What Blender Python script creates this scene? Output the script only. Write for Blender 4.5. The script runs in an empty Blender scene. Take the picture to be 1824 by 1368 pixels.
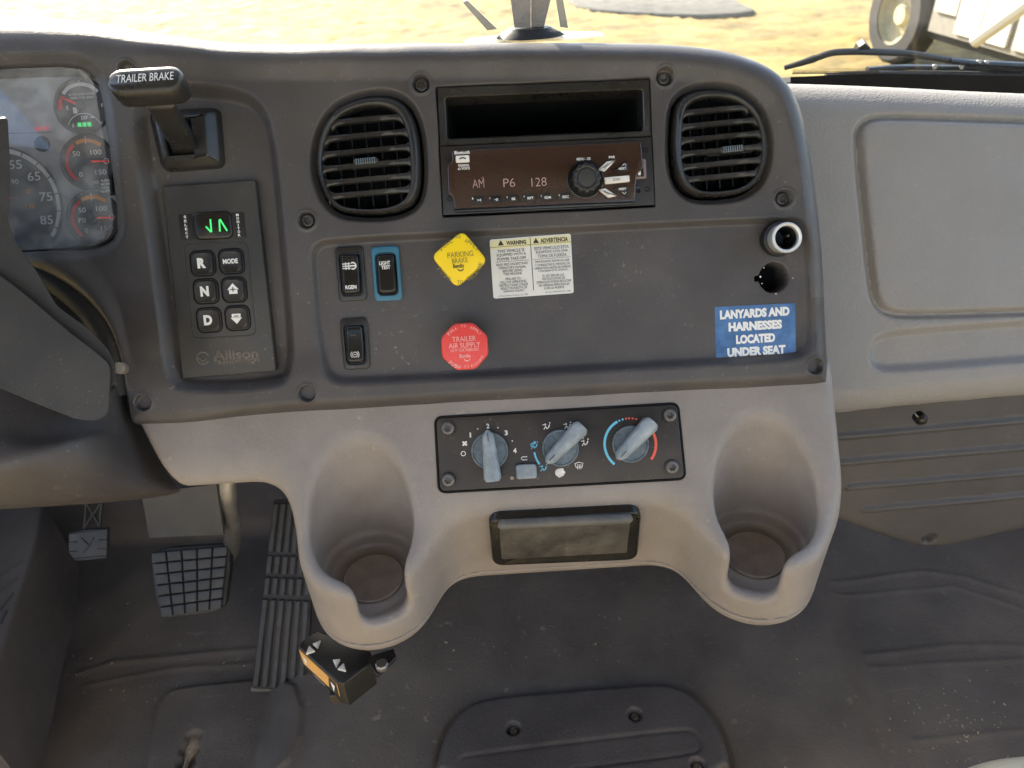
import bpy, math, random
import numpy as np
from math import sin, cos, radians, pi, hypot, atan2, sqrt
from mathutils import Matrix, Vector

random.seed(7); np.random.seed(7)
SC = bpy.context.scene
COL = SC.collection

# ------------------------------------------------------------------ camera
PITCH, ROLL, YAW = radians(35), radians(2.9), radians(1.0)
DIST, FPX = 0.66, 1340.0
def _rz(v, a): return np.array([v[0]*cos(a)-v[1]*sin(a), v[0]*sin(a)+v[1]*cos(a), v[2]])
CF = _rz(np.array([0, cos(PITCH), -sin(PITCH)]), -YAW)
_U0 = _rz(np.array([0, sin(PITCH), cos(PITCH)]), -YAW)
_R0 = _rz(np.array([1., 0, 0]), -YAW)
CR = cos(ROLL)*_R0 - sin(ROLL)*_U0
CU = sin(ROLL)*_R0 + cos(ROLL)*_U0
CPOS = -DIST*CF
cam_d = bpy.data.cameras.new('camera'); cam = bpy.data.objects.new('camera', cam_d); COL.objects.link(cam)
cam_d.sensor_width = 36.0; cam_d.lens = 36.0*FPX/1824.0
cam_d.clip_start = 0.02; cam_d.clip_end = 400
cam_d.dof.use_dof = True; cam_d.dof.focus_distance = 0.66; cam_d.dof.aperture_fstop = 10.0      # a phone's small aperture
cam.matrix_world = Matrix([[CR[i], CU[i], -CF[i], CPOS[i]] for i in range(3)] + [[0, 0, 0, 1]])
SC.camera = cam

# ------------------------------------------------------------------ light
SUN_EL, SUN_AZ = radians(31), radians(-30)          # azimuth measured from straight ahead towards the right
sun_dir = Vector((sin(SUN_AZ)*cos(SUN_EL), cos(SUN_AZ)*cos(SUN_EL), sin(SUN_EL)))
sd_ = bpy.data.lights.new('sun', 'SUN'); sun = bpy.data.objects.new('sun', sd_); COL.objects.link(sun)
sd_.energy = 5.0; sd_.angle = radians(0.6); sd_.color = (1.0, 0.89, 0.73)
sun.rotation_euler = sun_dir.to_track_quat('Z', 'Y').to_euler()
W = bpy.data.worlds.new('World'); SC.world = W; W.use_nodes = True
_n = W.node_tree.nodes; _n.clear()
_o = _n.new('ShaderNodeOutputWorld'); _b = _n.new('ShaderNodeBackground'); _s = _n.new('ShaderNodeTexSky')
_s.sky_type = 'NISHITA'; _s.sun_disc = False; _s.sun_elevation = SUN_EL; _s.sun_rotation = SUN_AZ
_s.air_density = 1.0; _s.dust_density = 2.0; _s.ozone_density = 0.6
_b.inputs[1].default_value = 0.13
W.node_tree.links.new(_s.outputs[0], _b.inputs[0]); W.node_tree.links.new(_b.outputs[0], _o.inputs[0])
SC.view_settings.view_transform = 'Standard'; SC.view_settings.look = 'None'
SC.view_settings.gamma = 1.0; SC.view_settings.use_curve_mapping = False
SC.view_settings.exposure = 2.18
cy = SC.cycles
cy.use_denoising = True; cy.use_adaptive_sampling = True; cy.adaptive_threshold = 0.012
cy.max_bounces = 8; cy.transparent_max_bounces = 16; cy.caustics_reflective = False; cy.caustics_refractive = False
try: cy.denoiser = 'OPENIMAGEDENOISE'
except Exception: pass

# ------------------------------------------------------------------ geometry of the photograph
def ray(px, py): return CF + CR*(px-912)/FPX - CU*(py-684)/FPX
def at_t(px, py, t): return CPOS + t*ray(px, py)
def at_z(px, py, z):
    d = ray(px, py); return CPOS + (z-CPOS[2])/d[2]*d
def at_y(px, py, y):
    d = ray(px, py); return CPOS + (y-CPOS[1])/d[1]*d

class Frame:
    """a plane of the dashboard: u to the right, v up the plane, n towards the cab"""
    def __init__(s, o, lean, yaw=0.0):
        s.o = np.array(o, float)
        s.u = _rz(np.array([1., 0, 0]), yaw)
        s.v = _rz(np.array([0, sin(lean), cos(lean)]), yaw)
        s.n = _rz(np.array([0, -cos(lean), sin(lean)]), yaw)
    def uv(s, px, py, h=0.0):
        d = ray(px, py); o = s.o + s.n*h
        t = (o-CPOS) @ s.n / (d @ s.n); P = CPOS + t*d - s.o
        return (float(P @ s.u), float(P @ s.v))
    def poly(s, pts, h=0.0): return [s.uv(x, y, h) for x, y in pts]
    def w(s, u, v, h=0.0): return s.o + s.u*u + s.v*v + s.n*h
    def mat(s, u=0, v=0, h=0, rot=0.0):
        o = s.w(u, v, h); c, k = cos(rot), sin(rot)
        a = s.u*c + s.v*k; b = s.v*c - s.u*k
        return Matrix([[a[i], b[i], s.n[i], o[i]] for i in range(3)] + [[0, 0, 0, 1]])

PANEL = Frame((0, 0, 0), radians(28.6))
_c0 = PANEL.uv(912, 725)
CONS = Frame(PANEL.w(_c0[0], _c0[1]) + np.array([0, .004, 0]), radians(40))
PDASH = Frame(PANEL.w(0, 0, -0.085), radians(28.6))

# ------------------------------------------------------------------ materials
MATS = {}
def mat(name, col, rough=0.5, metal=0.0, var=0.12, vscale=14.0, bump=0.0, bscale=900.0, dust=0.0, dustcol=(.42, .37, .31), dscale=120.0,
        scuff=0.0, scuff_t=.64, scuffcol=None, spec=0.4, emit=None, coat=0.0, rvar=0.12):
    m = bpy.data.materials.new(name); m.use_nodes = True; MATS[name] = m
    nt = m.node_tree; N = nt.nodes; L = nt.links; b = N['Principled BSDF']
    b.inputs['Metallic'].default_value = metal; b.inputs['Specular IOR Level'].default_value = spec
    if coat: b.inputs['Coat Weight'].default_value = coat; b.inputs['Coat Roughness'].default_value = .08
    tc = N.new('ShaderNodeTexCoord')
    def noise(sc, det=4, ro=.6, dist=0.0, vec=None):
        n = N.new('ShaderNodeTexNoise'); n.inputs['Scale'].default_value = sc; n.inputs['Detail'].default_value = det
        n.inputs['Roughness'].default_value = ro; n.inputs['Distortion'].default_value = dist
        L.new(vec or tc.outputs['Object'], n.inputs['Vector']); return n
    def ramp(src, a, b2, c0=(0, 0, 0, 1), c1=(1, 1, 1, 1)):
        r = N.new('ShaderNodeValToRGB'); r.color_ramp.elements[0].position = a; r.color_ramp.elements[1].position = b2
        r.color_ramp.elements[0].color = c0; r.color_ramp.elements[1].color = c1; L.new(src, r.inputs[0]); return r
    def mix(fac, a, b2):
        x = N.new('ShaderNodeMix'); x.data_type = 'RGBA'
        if hasattr(fac, 'name'): L.new(fac, x.inputs[0])
        else: x.inputs[0].default_value = fac
        for k, v in ((6, a), (7, b2)):
            if isinstance(v, tuple): x.inputs[k].default_value = (*v, 1) if len(v) == 3 else v
            else: L.new(v, x.inputs[k])
        return x.outputs[2]
    def mul(src, k):
        x = N.new('ShaderNodeMath'); x.operation = 'MULTIPLY'; L.new(src, x.inputs[0]); x.inputs[1].default_value = k; return x.outputs[0]
    n1 = noise(vscale, 5, .65)
    r1 = ramp(n1.outputs['Fac'], .3, .7)
    lo = tuple(c*(1-var) for c in col); hi = tuple(min(1, c*(1+var)) for c in col)
    c = mix(r1.outputs[0], lo, hi)
    if dust:
        n2 = noise(dscale, 2, .5); r2 = ramp(n2.outputs['Fac'], .66, .76)
        n3 = noise(vscale*.6, 3, .6); r3 = ramp(n3.outputs['Fac'], .42, .66)
        x = N.new('ShaderNodeMath'); x.operation = 'MULTIPLY'; L.new(r2.outputs[0], x.inputs[0]); L.new(r3.outputs[0], x.inputs[1])
        c = mix(mul(x.outputs[0], dust), c, dustcol)
        c = mix(mul(r3.outputs[0], dust*.16), c, dustcol)
    if scuff:
        mp = N.new('ShaderNodeMapping'); mp.inputs['Scale'].default_value = (6, 60, 30); mp.inputs['Rotation'].default_value = (.3, .2, .9)
        L.new(tc.outputs['Object'], mp.inputs['Vector'])
        n4 = noise(3.0, 6, .7, 1.2, mp.outputs[0]); r4 = ramp(n4.outputs['Fac'], scuff_t, scuff_t+.14)
        c = mix(mul(r4.outputs[0], scuff), c, scuffcol or dustcol)
    L.new(c, b.inputs['Base Color'])
    rr = ramp(noise(vscale*2.3, 4).outputs['Fac'], .3, .75, (max(0, rough-rvar),)*3+(1,), (min(1, rough+rvar),)*3+(1,))
    L.new(rr.outputs[0], b.inputs['Roughness'])
    if bump:
        v = N.new('ShaderNodeTexVoronoi'); v.inputs['Scale'].default_value = bscale; L.new(tc.outputs['Object'], v.inputs['Vector'])
        nb = noise(bscale*.35, 3, .6)
        ad = N.new('ShaderNodeMath'); ad.operation = 'ADD'; L.new(v.outputs['Distance'], ad.inputs[0]); L.new(nb.outputs['Fac'], ad.inputs[1])
        bp = N.new('ShaderNodeBump'); bp.inputs['Strength'].default_value = bump; bp.inputs['Distance'].default_value = .0008
        L.new(ad.outputs[0], bp.inputs['Height']); L.new(bp.outputs[0], b.inputs['Normal'])
    if emit: b.inputs['Emission Color'].default_value = (*emit[0], 1); b.inputs['Emission Strength'].default_value = emit[1]
    return m

def glassy(name, tint=(1, 1, 1), base_refl=0.04, rough=0.02, alpha_col=None, alpha=0.0):
    """thin pane: clear transmission plus Fresnel gloss, optionally a hazy film"""
    m = bpy.data.materials.new(name); m.use_nodes = True; MATS[name] = m
    nt = m.node_tree; N = nt.nodes; L = nt.links; N.clear()
    o = N.new('ShaderNodeOutputMaterial'); t = N.new('ShaderNodeBsdfTransparent'); t.inputs[0].default_value = (*tint, 1)
    g = N.new('ShaderNodeBsdfGlossy'); g.inputs['Roughness'].default_value = rough
    lw = N.new('ShaderNodeLayerWeight'); lw.inputs[0].default_value = .5
    p5 = N.new('ShaderNodeMath'); p5.operation = 'POWER'; p5.inputs[1].default_value = 5.0; L.new(lw.outputs['Facing'], p5.inputs[0])
    fr = N.new('ShaderNodeMath'); fr.operation = 'MULTIPLY_ADD'; fr.inputs[1].default_value = .9; fr.inputs[2].default_value = base_refl; L.new(p5.outputs[0], fr.inputs[0])
    x = N.new('ShaderNodeMixShader'); L.new(fr.outputs[0], x.inputs[0]); L.new(t.outputs[0], x.inputs[1]); L.new(g.outputs[0], x.inputs[2])
    out = x.outputs[0]
    if alpha:
        d = N.new('ShaderNodeBsdfDiffuse'); d.inputs[0].default_value = (*alpha_col, 1)
        nz = N.new('ShaderNodeTexNoise'); nz.inputs['Scale'].default_value = 60; nz.inputs['Detail'].default_value = 8
        tc = N.new('ShaderNodeTexCoord'); L.new(tc.outputs['Object'], nz.inputs['Vector'])
        mp = N.new('ShaderNodeMapRange'); mp.inputs[1].default_value = .35; mp.inputs[2].default_value = .75
        mp.inputs[3].default_value = alpha*.3; mp.inputs[4].default_value = alpha*1.6; L.new(nz.outputs['Fac'], mp.inputs[0])
        y = N.new('ShaderNodeMixShader'); L.new(mp.outputs[0], y.inputs[0]); L.new(out, y.inputs[1]); L.new(d.outputs[0], y.inputs[2]); out = y.outputs[0]
    L.new(out, o.inputs[0]); return m

mat('panel', (.059, .053, .0515), .47, var=.09, bump=.16, bscale=1000, dust=.5, dscale=230, scuff=.09, dustcol=(.34, .3, .26))
mat('brow', (.059, .053, .0515), .46, spec=.6, var=.07, bump=.2, bscale=900, dust=.3, dscale=300, dustcol=(.34, .3, .26))
mat('console', (.246, .217, .196), .43, var=.11, bump=.32, bscale=850, dust=.5, dscale=170, scuff=.2, dustcol=(.5, .44, .37))
mat('pdash', (.236, .219, .202), .52, var=.04, bump=.35, bscale=520, dust=.2, dscale=220, dustcol=(.55, .5, .43))
mat('kick', (.066, .061, .060), .55, var=.06, bump=.1, bscale=800, scuff=.12, dust=.2)
mat('shroud', (.055, .049, .049), .5, var=.09, bump=.2, bscale=800, dust=.3, scuff=.1)
mat('column', (.032, .030, .029), .5, var=.08, bump=.18, bscale=900, dust=.25, dscale=300)
mat('black', (.012, .012, .012), .42, var=.1, dust=.15, dscale=400, rvar=.08)
mat('black_gloss', (.012, .0115, .011), .2, var=.1, rvar=.07, dust=.12, dscale=500)
mat('satin_black', (.02, .019, .018), .31, var=.1, rvar=.1, dust=.2, dscale=420, bump=.06, bscale=1500)
mat('keypad', (.034, .033, .032), .45, var=.1, bump=.12, bscale=1200, dust=.5, dscale=260, dustcol=(.3, .25, .19))
mat('key', (.02, .019, .018), .4, var=.2, bump=.15, bscale=900, dust=.5, dscale=200, dustcol=(.25, .19, .13))
mat('worn_emboss', (.12, .10, .08), .5, var=.5, vscale=140, dust=.6, dscale=260)
mat('vane', (.007, .007, .007), .5, var=.1)
mat('cup_dirt', (.21, .172, .145), .55, var=.2, vscale=60, dust=.4, dscale=200)
mat('void', (.003, .003, .003), .9, var=0)
mat('white_print', (.78, .77, .74), .5, var=.05)
mat('worn_print', (.62, .6, .57), .6, var=.35, vscale=160)
mat('grey_print', (.36, .34, .32), .6, var=.1)
mat('dark_print', (.03, .03, .028), .6, var=.2)
mat('worn_dark', (.26, .2, .03), .6, var=.6, vscale=300)
mat('worn_red', (.85, .42, .38), .6, var=.3, vscale=300)
mat('yellow', (.86, .60, .010), .42, var=.04, dust=.25, dscale=300, dustcol=(.5, .4, .1))
mat('red', (.72, .06, .05), .4, var=.05, dust=.3, dscale=300, dustcol=(.85, .4, .36))
mat('blue_bezel', (.035, .15, .23), .5, var=.1, dust=.3, dscale=320)
mat('paper', (.66, .65, .61), .55, var=.04, dust=.3, dscale=150, dustcol=(.5, .46, .38))
mat('paper_yellow', (.7, .64, .36), .55, var=.06)
mat('blue_sticker', (.06, .15, .33), .4, var=.4, vscale=40, bump=.6, bscale=160, dust=.9, dscale=140, dustcol=(.07, .09, .12), rvar=.2)
mat('blue_print', (.16, .55, .76), .5, var=.05)
mat('red_print', (.75, .12, .08), .5, var=.05)
mat('gauge_red', (.95, .05, .05), .5, var=.05)
mat('gauge_orange', (.9, .33, .05), .5, var=.05)
mat('gauge_white', (.85, .84, .83), .5, var=.05)
mat('gauge_face', (.10, .10, .108), .5, var=.15, dust=.35, dscale=200, dustcol=(.25, .24, .24))
mat('cluster_face', (.42, .42, .44), .5, var=.1, dust=.3, dscale=160, dustcol=(.3, .29, .28))
mat('needle', (.85, .035, .03), .4, var=.03, emit=((1, .05, .03), .08))
mat('green_lit', (.02, .3, .05), .4, emit=((.08, .9, .25), .2))
mat('red_lit', (.5, .02, .04), .4, emit=((1, .03, .1), .12))
mat('lcd_pink', (.3, .2, .18), .5, emit=((.75, .5, .43), .03))
mat('knob_grey', (.26, .30, .325), .38, var=.3, vscale=70, bump=.15, bscale=700, dust=.6, dscale=150, dustcol=(.5, .52, .53), scuff=.2)
mat('knob_disc', (.13, .165, .19), .28, var=.3, vscale=90, dust=.5, dscale=260, dustcol=(.36, .39, .41))
mat('hvac', (.031, .026, .023), .5, var=.1, dust=.55, dscale=330, dustcol=(.3, .25, .2), bump=.06)
mat('ashtray', (.056, .051, .046), .55, var=.5, vscale=40, bump=.4, bscale=700, dust=.5, dscale=240, dustcol=(.32, .26, .17), scuff=.2)
mat('screw', (.075, .07, .066), .38, metal=.5, var=.2)
mat('ash_lip', (.10, .095, .088), .5, var=.15, vscale=60, dust=.4)
mat('hvac_screw', (.16, .15, .14), .4, metal=.6, var=.3, vscale=300)
mat('steel', (.27, .26, .25), .42, metal=.85, var=.2, vscale=40, dust=.1)
mat('steel_worn', (.36, .31, .26), .4, metal=.85, var=.3, vscale=60, dust=.5)
mat('chrome', (.8, .79, .77), .4, metal=.6, var=.06)
mat('floor', (.102, .088, .077), .6, var=.3, vscale=6, bump=.5, bscale=330, dust=.7, dscale=70, dustcol=(.33, .28, .23), scuff=.4, scuff_t=.62, scuffcol=(.36, .33, .30))
mat('hatch', (.075, .067, .066), .46, var=.18, vscale=12, bump=.5, bscale=420, dust=.3, dscale=90, dustcol=(.24, .2, .165), scuff=.1)
mat('carpet', (.06, .062, .066), .9, var=.3, vscale=60, bump=.8, bscale=500)
mat('firewall', (.02, .02, .021), .8, var=.2)
mat('rubber', (.036, .038, .044), .6, var=.2, vscale=40, dust=.25, dscale=120, dustcol=(.26, .24, .22), scuff=.15)
mat('rubber_black', (.014, .014, .015), .6, var=.2, dust=.3)
mat('plate_grey', (.075, .075, .08), .4, metal=.3, var=.15, vscale=12)
mat('sill', (.11, .097, .092), .5, var=.15, vscale=10, dust=.3, scuff=.15)
mat('foam', (.33, .27, .2), .9, var=.4, vscale=90)
mat('amber', (.72, .4, .13), .45, var=.12, vscale=120, dust=.4, dscale=300)
mat('radio_face', (.03, .014, .012), .1, var=.1, spec=.5, coat=.6, rvar=.03, dust=.1, dscale=500)
mat('radio_body', (.02, .018, .017), .35, var=.1, rvar=.08)
mat('button_white', (.68, .65, .6), .45, var=.06)
mat('usb', (.2, .14, .14), .4)
mat('ground', (.185, .135, .042), .95, var=.65, vscale=1.5, dust=.9, dscale=9, dustcol=(.34, .27, .12), scuff=.5)
mat('patch_grey', (.085, .084, .078), .95, var=.4, vscale=4, dust=.6, dscale=9, dustcol=(.22, .19, .12))
mat('truck_white', (.6, .59, .54), .6, var=.03, vscale=2)
mat('truck_grey', (.4, .39, .35), .6, var=.05, vscale=2)
mat('tyre', (.03, .031, .033), .85, var=.2, vscale=6)
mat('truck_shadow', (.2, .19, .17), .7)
mat('rim', (.4, .36, .24), .85, var=.15, vscale=6)
mat('wiper', (.018, .02, .024), .4, var=.2, vscale=30)
mat('frit', (.012, .012, .013), .5)
mat('strap', (.30, .27, .25), .5, var=.12, vscale=90, bump=.5, bscale=600)
mat('seat', (.62, .54, .38), .7, var=.08)  # pale tone carries the sunlight on the cushion
mat('roof_liner', (.33, .31, .285), .85, var=.05, vscale=4)
mat('grit', (.42, .36, .26), .9, var=.4, vscale=200)
mat('pin', (.17, .14, .115), .5, var=.2)
mat('twig', (.4, .26, .12), .8)
mat('clear_edge', (.45, .42, .36), .25, var=.2)
glassy('lens', (.93, .94, .96), .06, rough=.03, alpha_col=(.75, .75, .75), alpha=.15)
glassy('windshield', (.97, .98, .97), rough=.01, alpha_col=(.8, .78, .7), alpha=.012)
glassy('clear_plastic', (.93, .92, .88), rough=.06, alpha_col=(.7, .66, .58), alpha=.16)
glassy('smoke', (.25, .2, .2), rough=.06)

# ------------------------------------------------------------------ object helpers
def tag(o, label=None, cat=None, group=None, kind=None):
    if label: o['label'] = label
    if cat: o['category'] = cat
    if group: o['group'] = group
    if kind: o['kind'] = kind
    return o
def empty(name, m, label, cat, group=None):
    o = bpy.data.objects.new(name, None); COL.objects.link(o)
    o.empty_display_size = .02
    o.matrix_world = m if isinstance(m, Matrix) else Matrix.Translation(Vector(m))
    return tag(o, label, cat, group)
def link(name, me, m, parent=None, mw=None, angle=35):
    if m is not None and not me.materials: me.materials.append(MATS[m])
    o = bpy.data.objects.new(name, me); COL.objects.link(o)
    if parent: o.parent = parent
    if mw is not None: o.matrix_world = mw
    return o
def copy_tree(o, m=None, parent=None):
    c = o.copy(); COL.objects.link(c); c.parent = parent
    if m is not None: c.matrix_world = m
    for ch in list(o.children): copy_tree(ch, None, c)
    return c
def shade(me, angle=35):
    me.polygons.foreach_set('use_smooth', [True]*len(me.polygons))
    if angle < 179: me.set_sharp_from_angle(angle=radians(angle))

class MB:
    def __init__(s): s.v = []; s.f = []
    def add(s, vs, fs):
        k = len(s.v); s.v += [tuple(map(float, p)) for p in vs]; s.f += [tuple(i+k for i in f) for f in fs]; return s
    def loft(s, rings, cap0=True, cap1=True, closed=True):
        n = len(rings[0]); vs = [p for r in rings for p in r]; fs = []
        m = n if closed else n-1
        for i in range(len(rings)-1):
            for j in range(m):
                a = i*n+j; b = i*n+(j+1) % n; fs.append((a, b, b+n, a+n))
        if cap0: fs.append(tuple(range(n-1, -1, -1)))
        if cap1: fs.append(tuple(range((len(rings)-1)*n, len(rings)*n)))
        return s.add(vs, fs)
    def prism(s, poly, z0, z1, bev=0.0, steps=3, dome=0.0):
        poly = ccw(poly); rings = [[(x, y, z0) for x, y in poly]]
        if bev <= 0: rings.append([(x, y, z1) for x, y in poly])
        else:
            for i in range(steps+1):
                a = i/steps*pi/2; off = bev*(1-cos(a)); z = z1-bev+bev*sin(a)
                rings.append([(x, y, z) for x, y in inset(poly, off)])
            if dome:
                cx = sum(p[0] for p in poly)/len(poly); cy_ = sum(p[1] for p in poly)/len(poly)
                base = inset(poly, bev)
                for k in (.75, .45, .15):
                    rings.append([(cx+(x-cx)*k, cy_+(y-cy_)*k, z1+dome*(1-k*k)) for x, y in base])
        return s.loft(rings)
    def box(s, c, d, bev=0.0):
        x, y, z = c; a, b, h = d
        return s.prism([(x-a/2, y-b/2), (x+a/2, y-b/2), (x+a/2, y+b/2), (x-a/2, y+b/2)], z-h/2, z+h/2, bev)
    def cyl(s, c, r, z0, z1, n=24, bev=0.0, dome=0.0): return s.prism(circle(c, r, n), z0, z1, bev, dome=dome)
    def lathe(s, prof, c=(0, 0), n=32, cap0=False, cap1=True):
        return s.loft([[(c[0]+r*cos(2*pi*i/n), c[1]+r*sin(2*pi*i/n), z) for i in range(n)] for r, z in prof], cap0, cap1)
    def tube(s, path, r, n=8, caps=True):
        P = [Vector(p) for p in path]; rings = []; up = Vector((0, 0, 1))
        for i, p in enumerate(P):
            t = (P[min(i+1, len(P)-1)]-P[max(i-1, 0)]).normalized()
            a = t.cross(up)
            if a.length < .05: a = t.cross(Vector((1, 0, 0)))
            a.normalize(); b = a.cross(t).normalized()
            rr = r[i] if isinstance(r, list) else r
            if not isinstance(rr, (list, tuple)): rr = (rr, rr)
            rings.append([tuple(p + a*rr[0]*cos(2*pi*k/n) + b*rr[1]*sin(2*pi*k/n)) for k in range(n)])
        return s.loft(rings, caps, caps)
    def strip(s, pts, w, z=0.0):
        """flat printed line of width w"""
        P = [np.array(p, float) for p in pts]; L = []; R = []
        for i, p in enumerate(P):
            t = P[min(i+1, len(P)-1)]-P[max(i-1, 0)]; t = t/(np.linalg.norm(t)+1e-12); nrm = np.array([-t[1], t[0]])
            ww = (w[i] if isinstance(w, (list, tuple)) else w)/2
            L.append((*(p+nrm*ww), z)); R.append((*(p-nrm*ww), z))
        n = len(P); return s.add(R+L, [(i, i+1, n+i+1, n+i) for i in range(n-1)])
    def arc(s, c, r, a0, a1, w, z=0.0, n=24):
        return s.strip([(c[0]+r*cos(radians(a0+(a1-a0)*i/n)), c[1]+r*sin(radians(a0+(a1-a0)*i/n))) for i in range(n+1)], w, z)
    def flat(s, poly, z=0.0):
        poly = ccw(poly); return s.add([(x, y, z) for x, y in poly], [tuple(range(len(poly)))])
    def xf(s, M):
        s.v = [tuple(M @ Vector(p)) for p in s.v]; return s
    def mesh(s, name, angle=35):
        me = bpy.data.meshes.new(name); me.from_pydata(s.v, [], s.f); me.validate(); shade(me, angle); return me
    def build(s, name, m, parent=None, mw=None, angle=35): return link(name, s.mesh(name, angle), m, parent, mw)

def ccw(p):
    a = sum(p[i][0]*p[(i+1) % len(p)][1]-p[(i+1) % len(p)][0]*p[i][1] for i in range(len(p)))
    return list(p) if a > 0 else list(p)[::-1]
def circle(c, r, n=24, ry=None): return [(c[0]+r*cos(2*pi*i/n), c[1]+(ry or r)*sin(2*pi*i/n)) for i in range(n)]
def rrect(c, w, h, r, n=5):
    out = []
    for sx, sy, a0 in ((1, 1, 0), (-1, 1, 90), (-1, -1, 180), (1, -1, 270)):
        for i in range(n+1):
            a = radians(a0+90*i/n); out.append((c[0]+sx*(w/2-r)+r*cos(a), c[1]+sy*(h/2-r)+r*sin(a)))
    return out
def inset(poly, d):
    n = len(poly); out = []
    for i in range(n):
        p0, p1, p2 = (np.array(poly[k % n], float) for k in (i-1, i, i+1))
        e1 = p1-p0; e2 = p2-p1; e1 /= np.linalg.norm(e1)+1e-12; e2 /= np.linalg.norm(e2)+1e-12
        n1 = np.array([-e1[1], e1[0]]); n2 = np.array([-e2[1], e2[0]]); m = n1+n2; k = m @ m
        m = m*2/max(k, .8); out.append(tuple(p1+m*d))
    return out
def chaikin(p, k=2, closed=True):
    for _ in range(k):
        q = []; n = len(p)
        for i in range(n if closed else n-1):
            a, b = p[i], p[(i+1) % n]
            q += [tuple(.75*x+.25*y for x, y in zip(a, b)), tuple(.25*x+.75*y for x, y in zip(a, b))]
        p = q if closed else [p[0]]+q+[p[-1]]
    return p
def round_poly(poly, r, n=4):
    """round the corners of a polygon with radius ~r"""
    out = []; m = len(poly)
    for i in range(m):
        p0, p1, p2 = (np.array(poly[k % m], float) for k in (i-1, i, i+1))
        a = p0-p1; b = p2-p1; la = np.linalg.norm(a); lb = np.linalg.norm(b); k = min(r, la*.48, lb*.48)
        A = p1+a/la*k; B = p1+b/lb*k
        for j in range(n+1):
            t = j/n; out.append(tuple((1-t)**2*A+2*t*(1-t)*p1+t*t*B))
    return out
def catmull(P, n=6):
    P = [np.array(p, float) for p in P]; out = []
    for i in range(len(P)-1):
        p0 = P[i-1] if i else 2*P[0]-P[1]; p3 = P[i+2] if i+2 < len(P) else 2*P[-1]-P[-2]; p1, p2 = P[i], P[i+1]
        for j in range(n):
            t = j/n; out.append(.5*(2*p1+(p2-p0)*t+(2*p0-5*p1+4*p2-p3)*t*t+(3*p1-p0-3*p2+p3)*t**3))
    out.append(P[-1]); return out

_txt = {}
def text_raw(body, bold):
    k = (body, bold)
    if k not in _txt:
        cu = bpy.data.curves.new('t', 'FONT'); cu.body = body; cu.offset = bold; cu.resolution_u = 3
        ob = bpy.data.objects.new('t', cu); me = bpy.data.meshes.new_from_object(ob)
        v = np.array([x.co[:2] for x in me.vertices]); f = [tuple(p.vertices) for p in me.polygons]
        bpy.data.objects.remove(ob); bpy.data.curves.remove(cu); bpy.data.meshes.remove(me)
        mn, mx = v.min(0), v.max(0); v = (v-(mn+mx)/2)/(mx-mn); _txt[k] = (v, f)
    return _txt[k]
def put_text(mb, body, c, w, h, rot=0.0, z=0.0, bold=.012, slant=0.0):
    v, f = text_raw(body, bold); a, b = cos(rot), sin(rot)
    mb.add([(c[0]+(x*w+slant*y*h)*a-y*h*b, c[1]+(x*w+slant*y*h)*b+y*h*a, z) for x, y in v], f); return mb
def arc_text(mb, body, c, r, a_mid, span, h, z=0.0, flip=False, bold=.01):
    """letters on a circle; flip = reading along the bottom"""
    n = len(body)
    for i, ch in enumerate(body):
        if ch == ' ': continue
        t = (i-(n-1)/2)/max(1, n-1)*span
        a = radians(a_mid + t) if flip else radians(a_mid - t)
        rot = a+pi/2 if flip else a-pi/2
        put_text(mb, ch, (c[0]+r*cos(a), c[1]+r*sin(a)), h*(.25 if ch == 'I' else .75), h, rot, z, bold)

# signed distances on numpy grids
def sd_poly(X, Y, poly):
    d = np.full(X.shape, 1e9); inside = np.zeros(X.shape, bool); n = len(poly)
    for i in range(n):
        x1, y1 = poly[i]; x2, y2 = poly[(i+1) % n]; ex, ey = x2-x1, y2-y1
        t = np.clip(((X-x1)*ex+(Y-y1)*ey)/(ex*ex+ey*ey+1e-18), 0, 1)
        d = np.minimum(d, (X-x1-t*ex)**2+(Y-y1-t*ey)**2)
        c = ((y1 > Y) != (y2 > Y)); xi = (x2-x1)*(Y-y1)/((y2-y1) if abs(y2-y1) > 1e-15 else 1e-15)+x1
        inside ^= c & (X < xi)
    d = np.sqrt(d); return np.where(inside, -d, d)
def sd_line(X, Y, pts):
    d = np.full(X.shape, 1e9)
    for (x1, y1), (x2, y2) in zip(pts[:-1], pts[1:]):
        ex, ey = x2-x1, y2-y1; t = np.clip(((X-x1)*ex+(Y-y1)*ey)/(ex*ex+ey*ey+1e-18), 0, 1)
        d = np.minimum(d, (X-x1-t*ex)**2+(Y-y1-t*ey)**2)
    return np.sqrt(d)
def sstep(a, b, x):
    t = np.clip((x-a)/(b-a), 0, 1); return t*t*(3-2*t)
def smin(a, b, k):
    h = np.clip(.5+.5*(b-a)/k, 0, 1); return b*(1-h)+a*h-k*h*(1-h)
def smax(a, b, k): return -smin(-a, -b, k)
def np_mesh(name, V, Fq, angle=180):
    me = bpy.data.meshes.new(name); n = len(Fq); me.vertices.add(len(V)); me.vertices.foreach_set('co', V.astype(np.float32).ravel())
    me.loops.add(n*4); me.loops.foreach_set('vertex_index', Fq.astype(np.int32).ravel())
    me.polygons.add(n); me.polygons.foreach_set('loop_start', np.arange(0, n*4, 4, dtype=np.int32))
    me.update(calc_edges=True); me.validate(); shade(me, angle); return me
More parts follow.
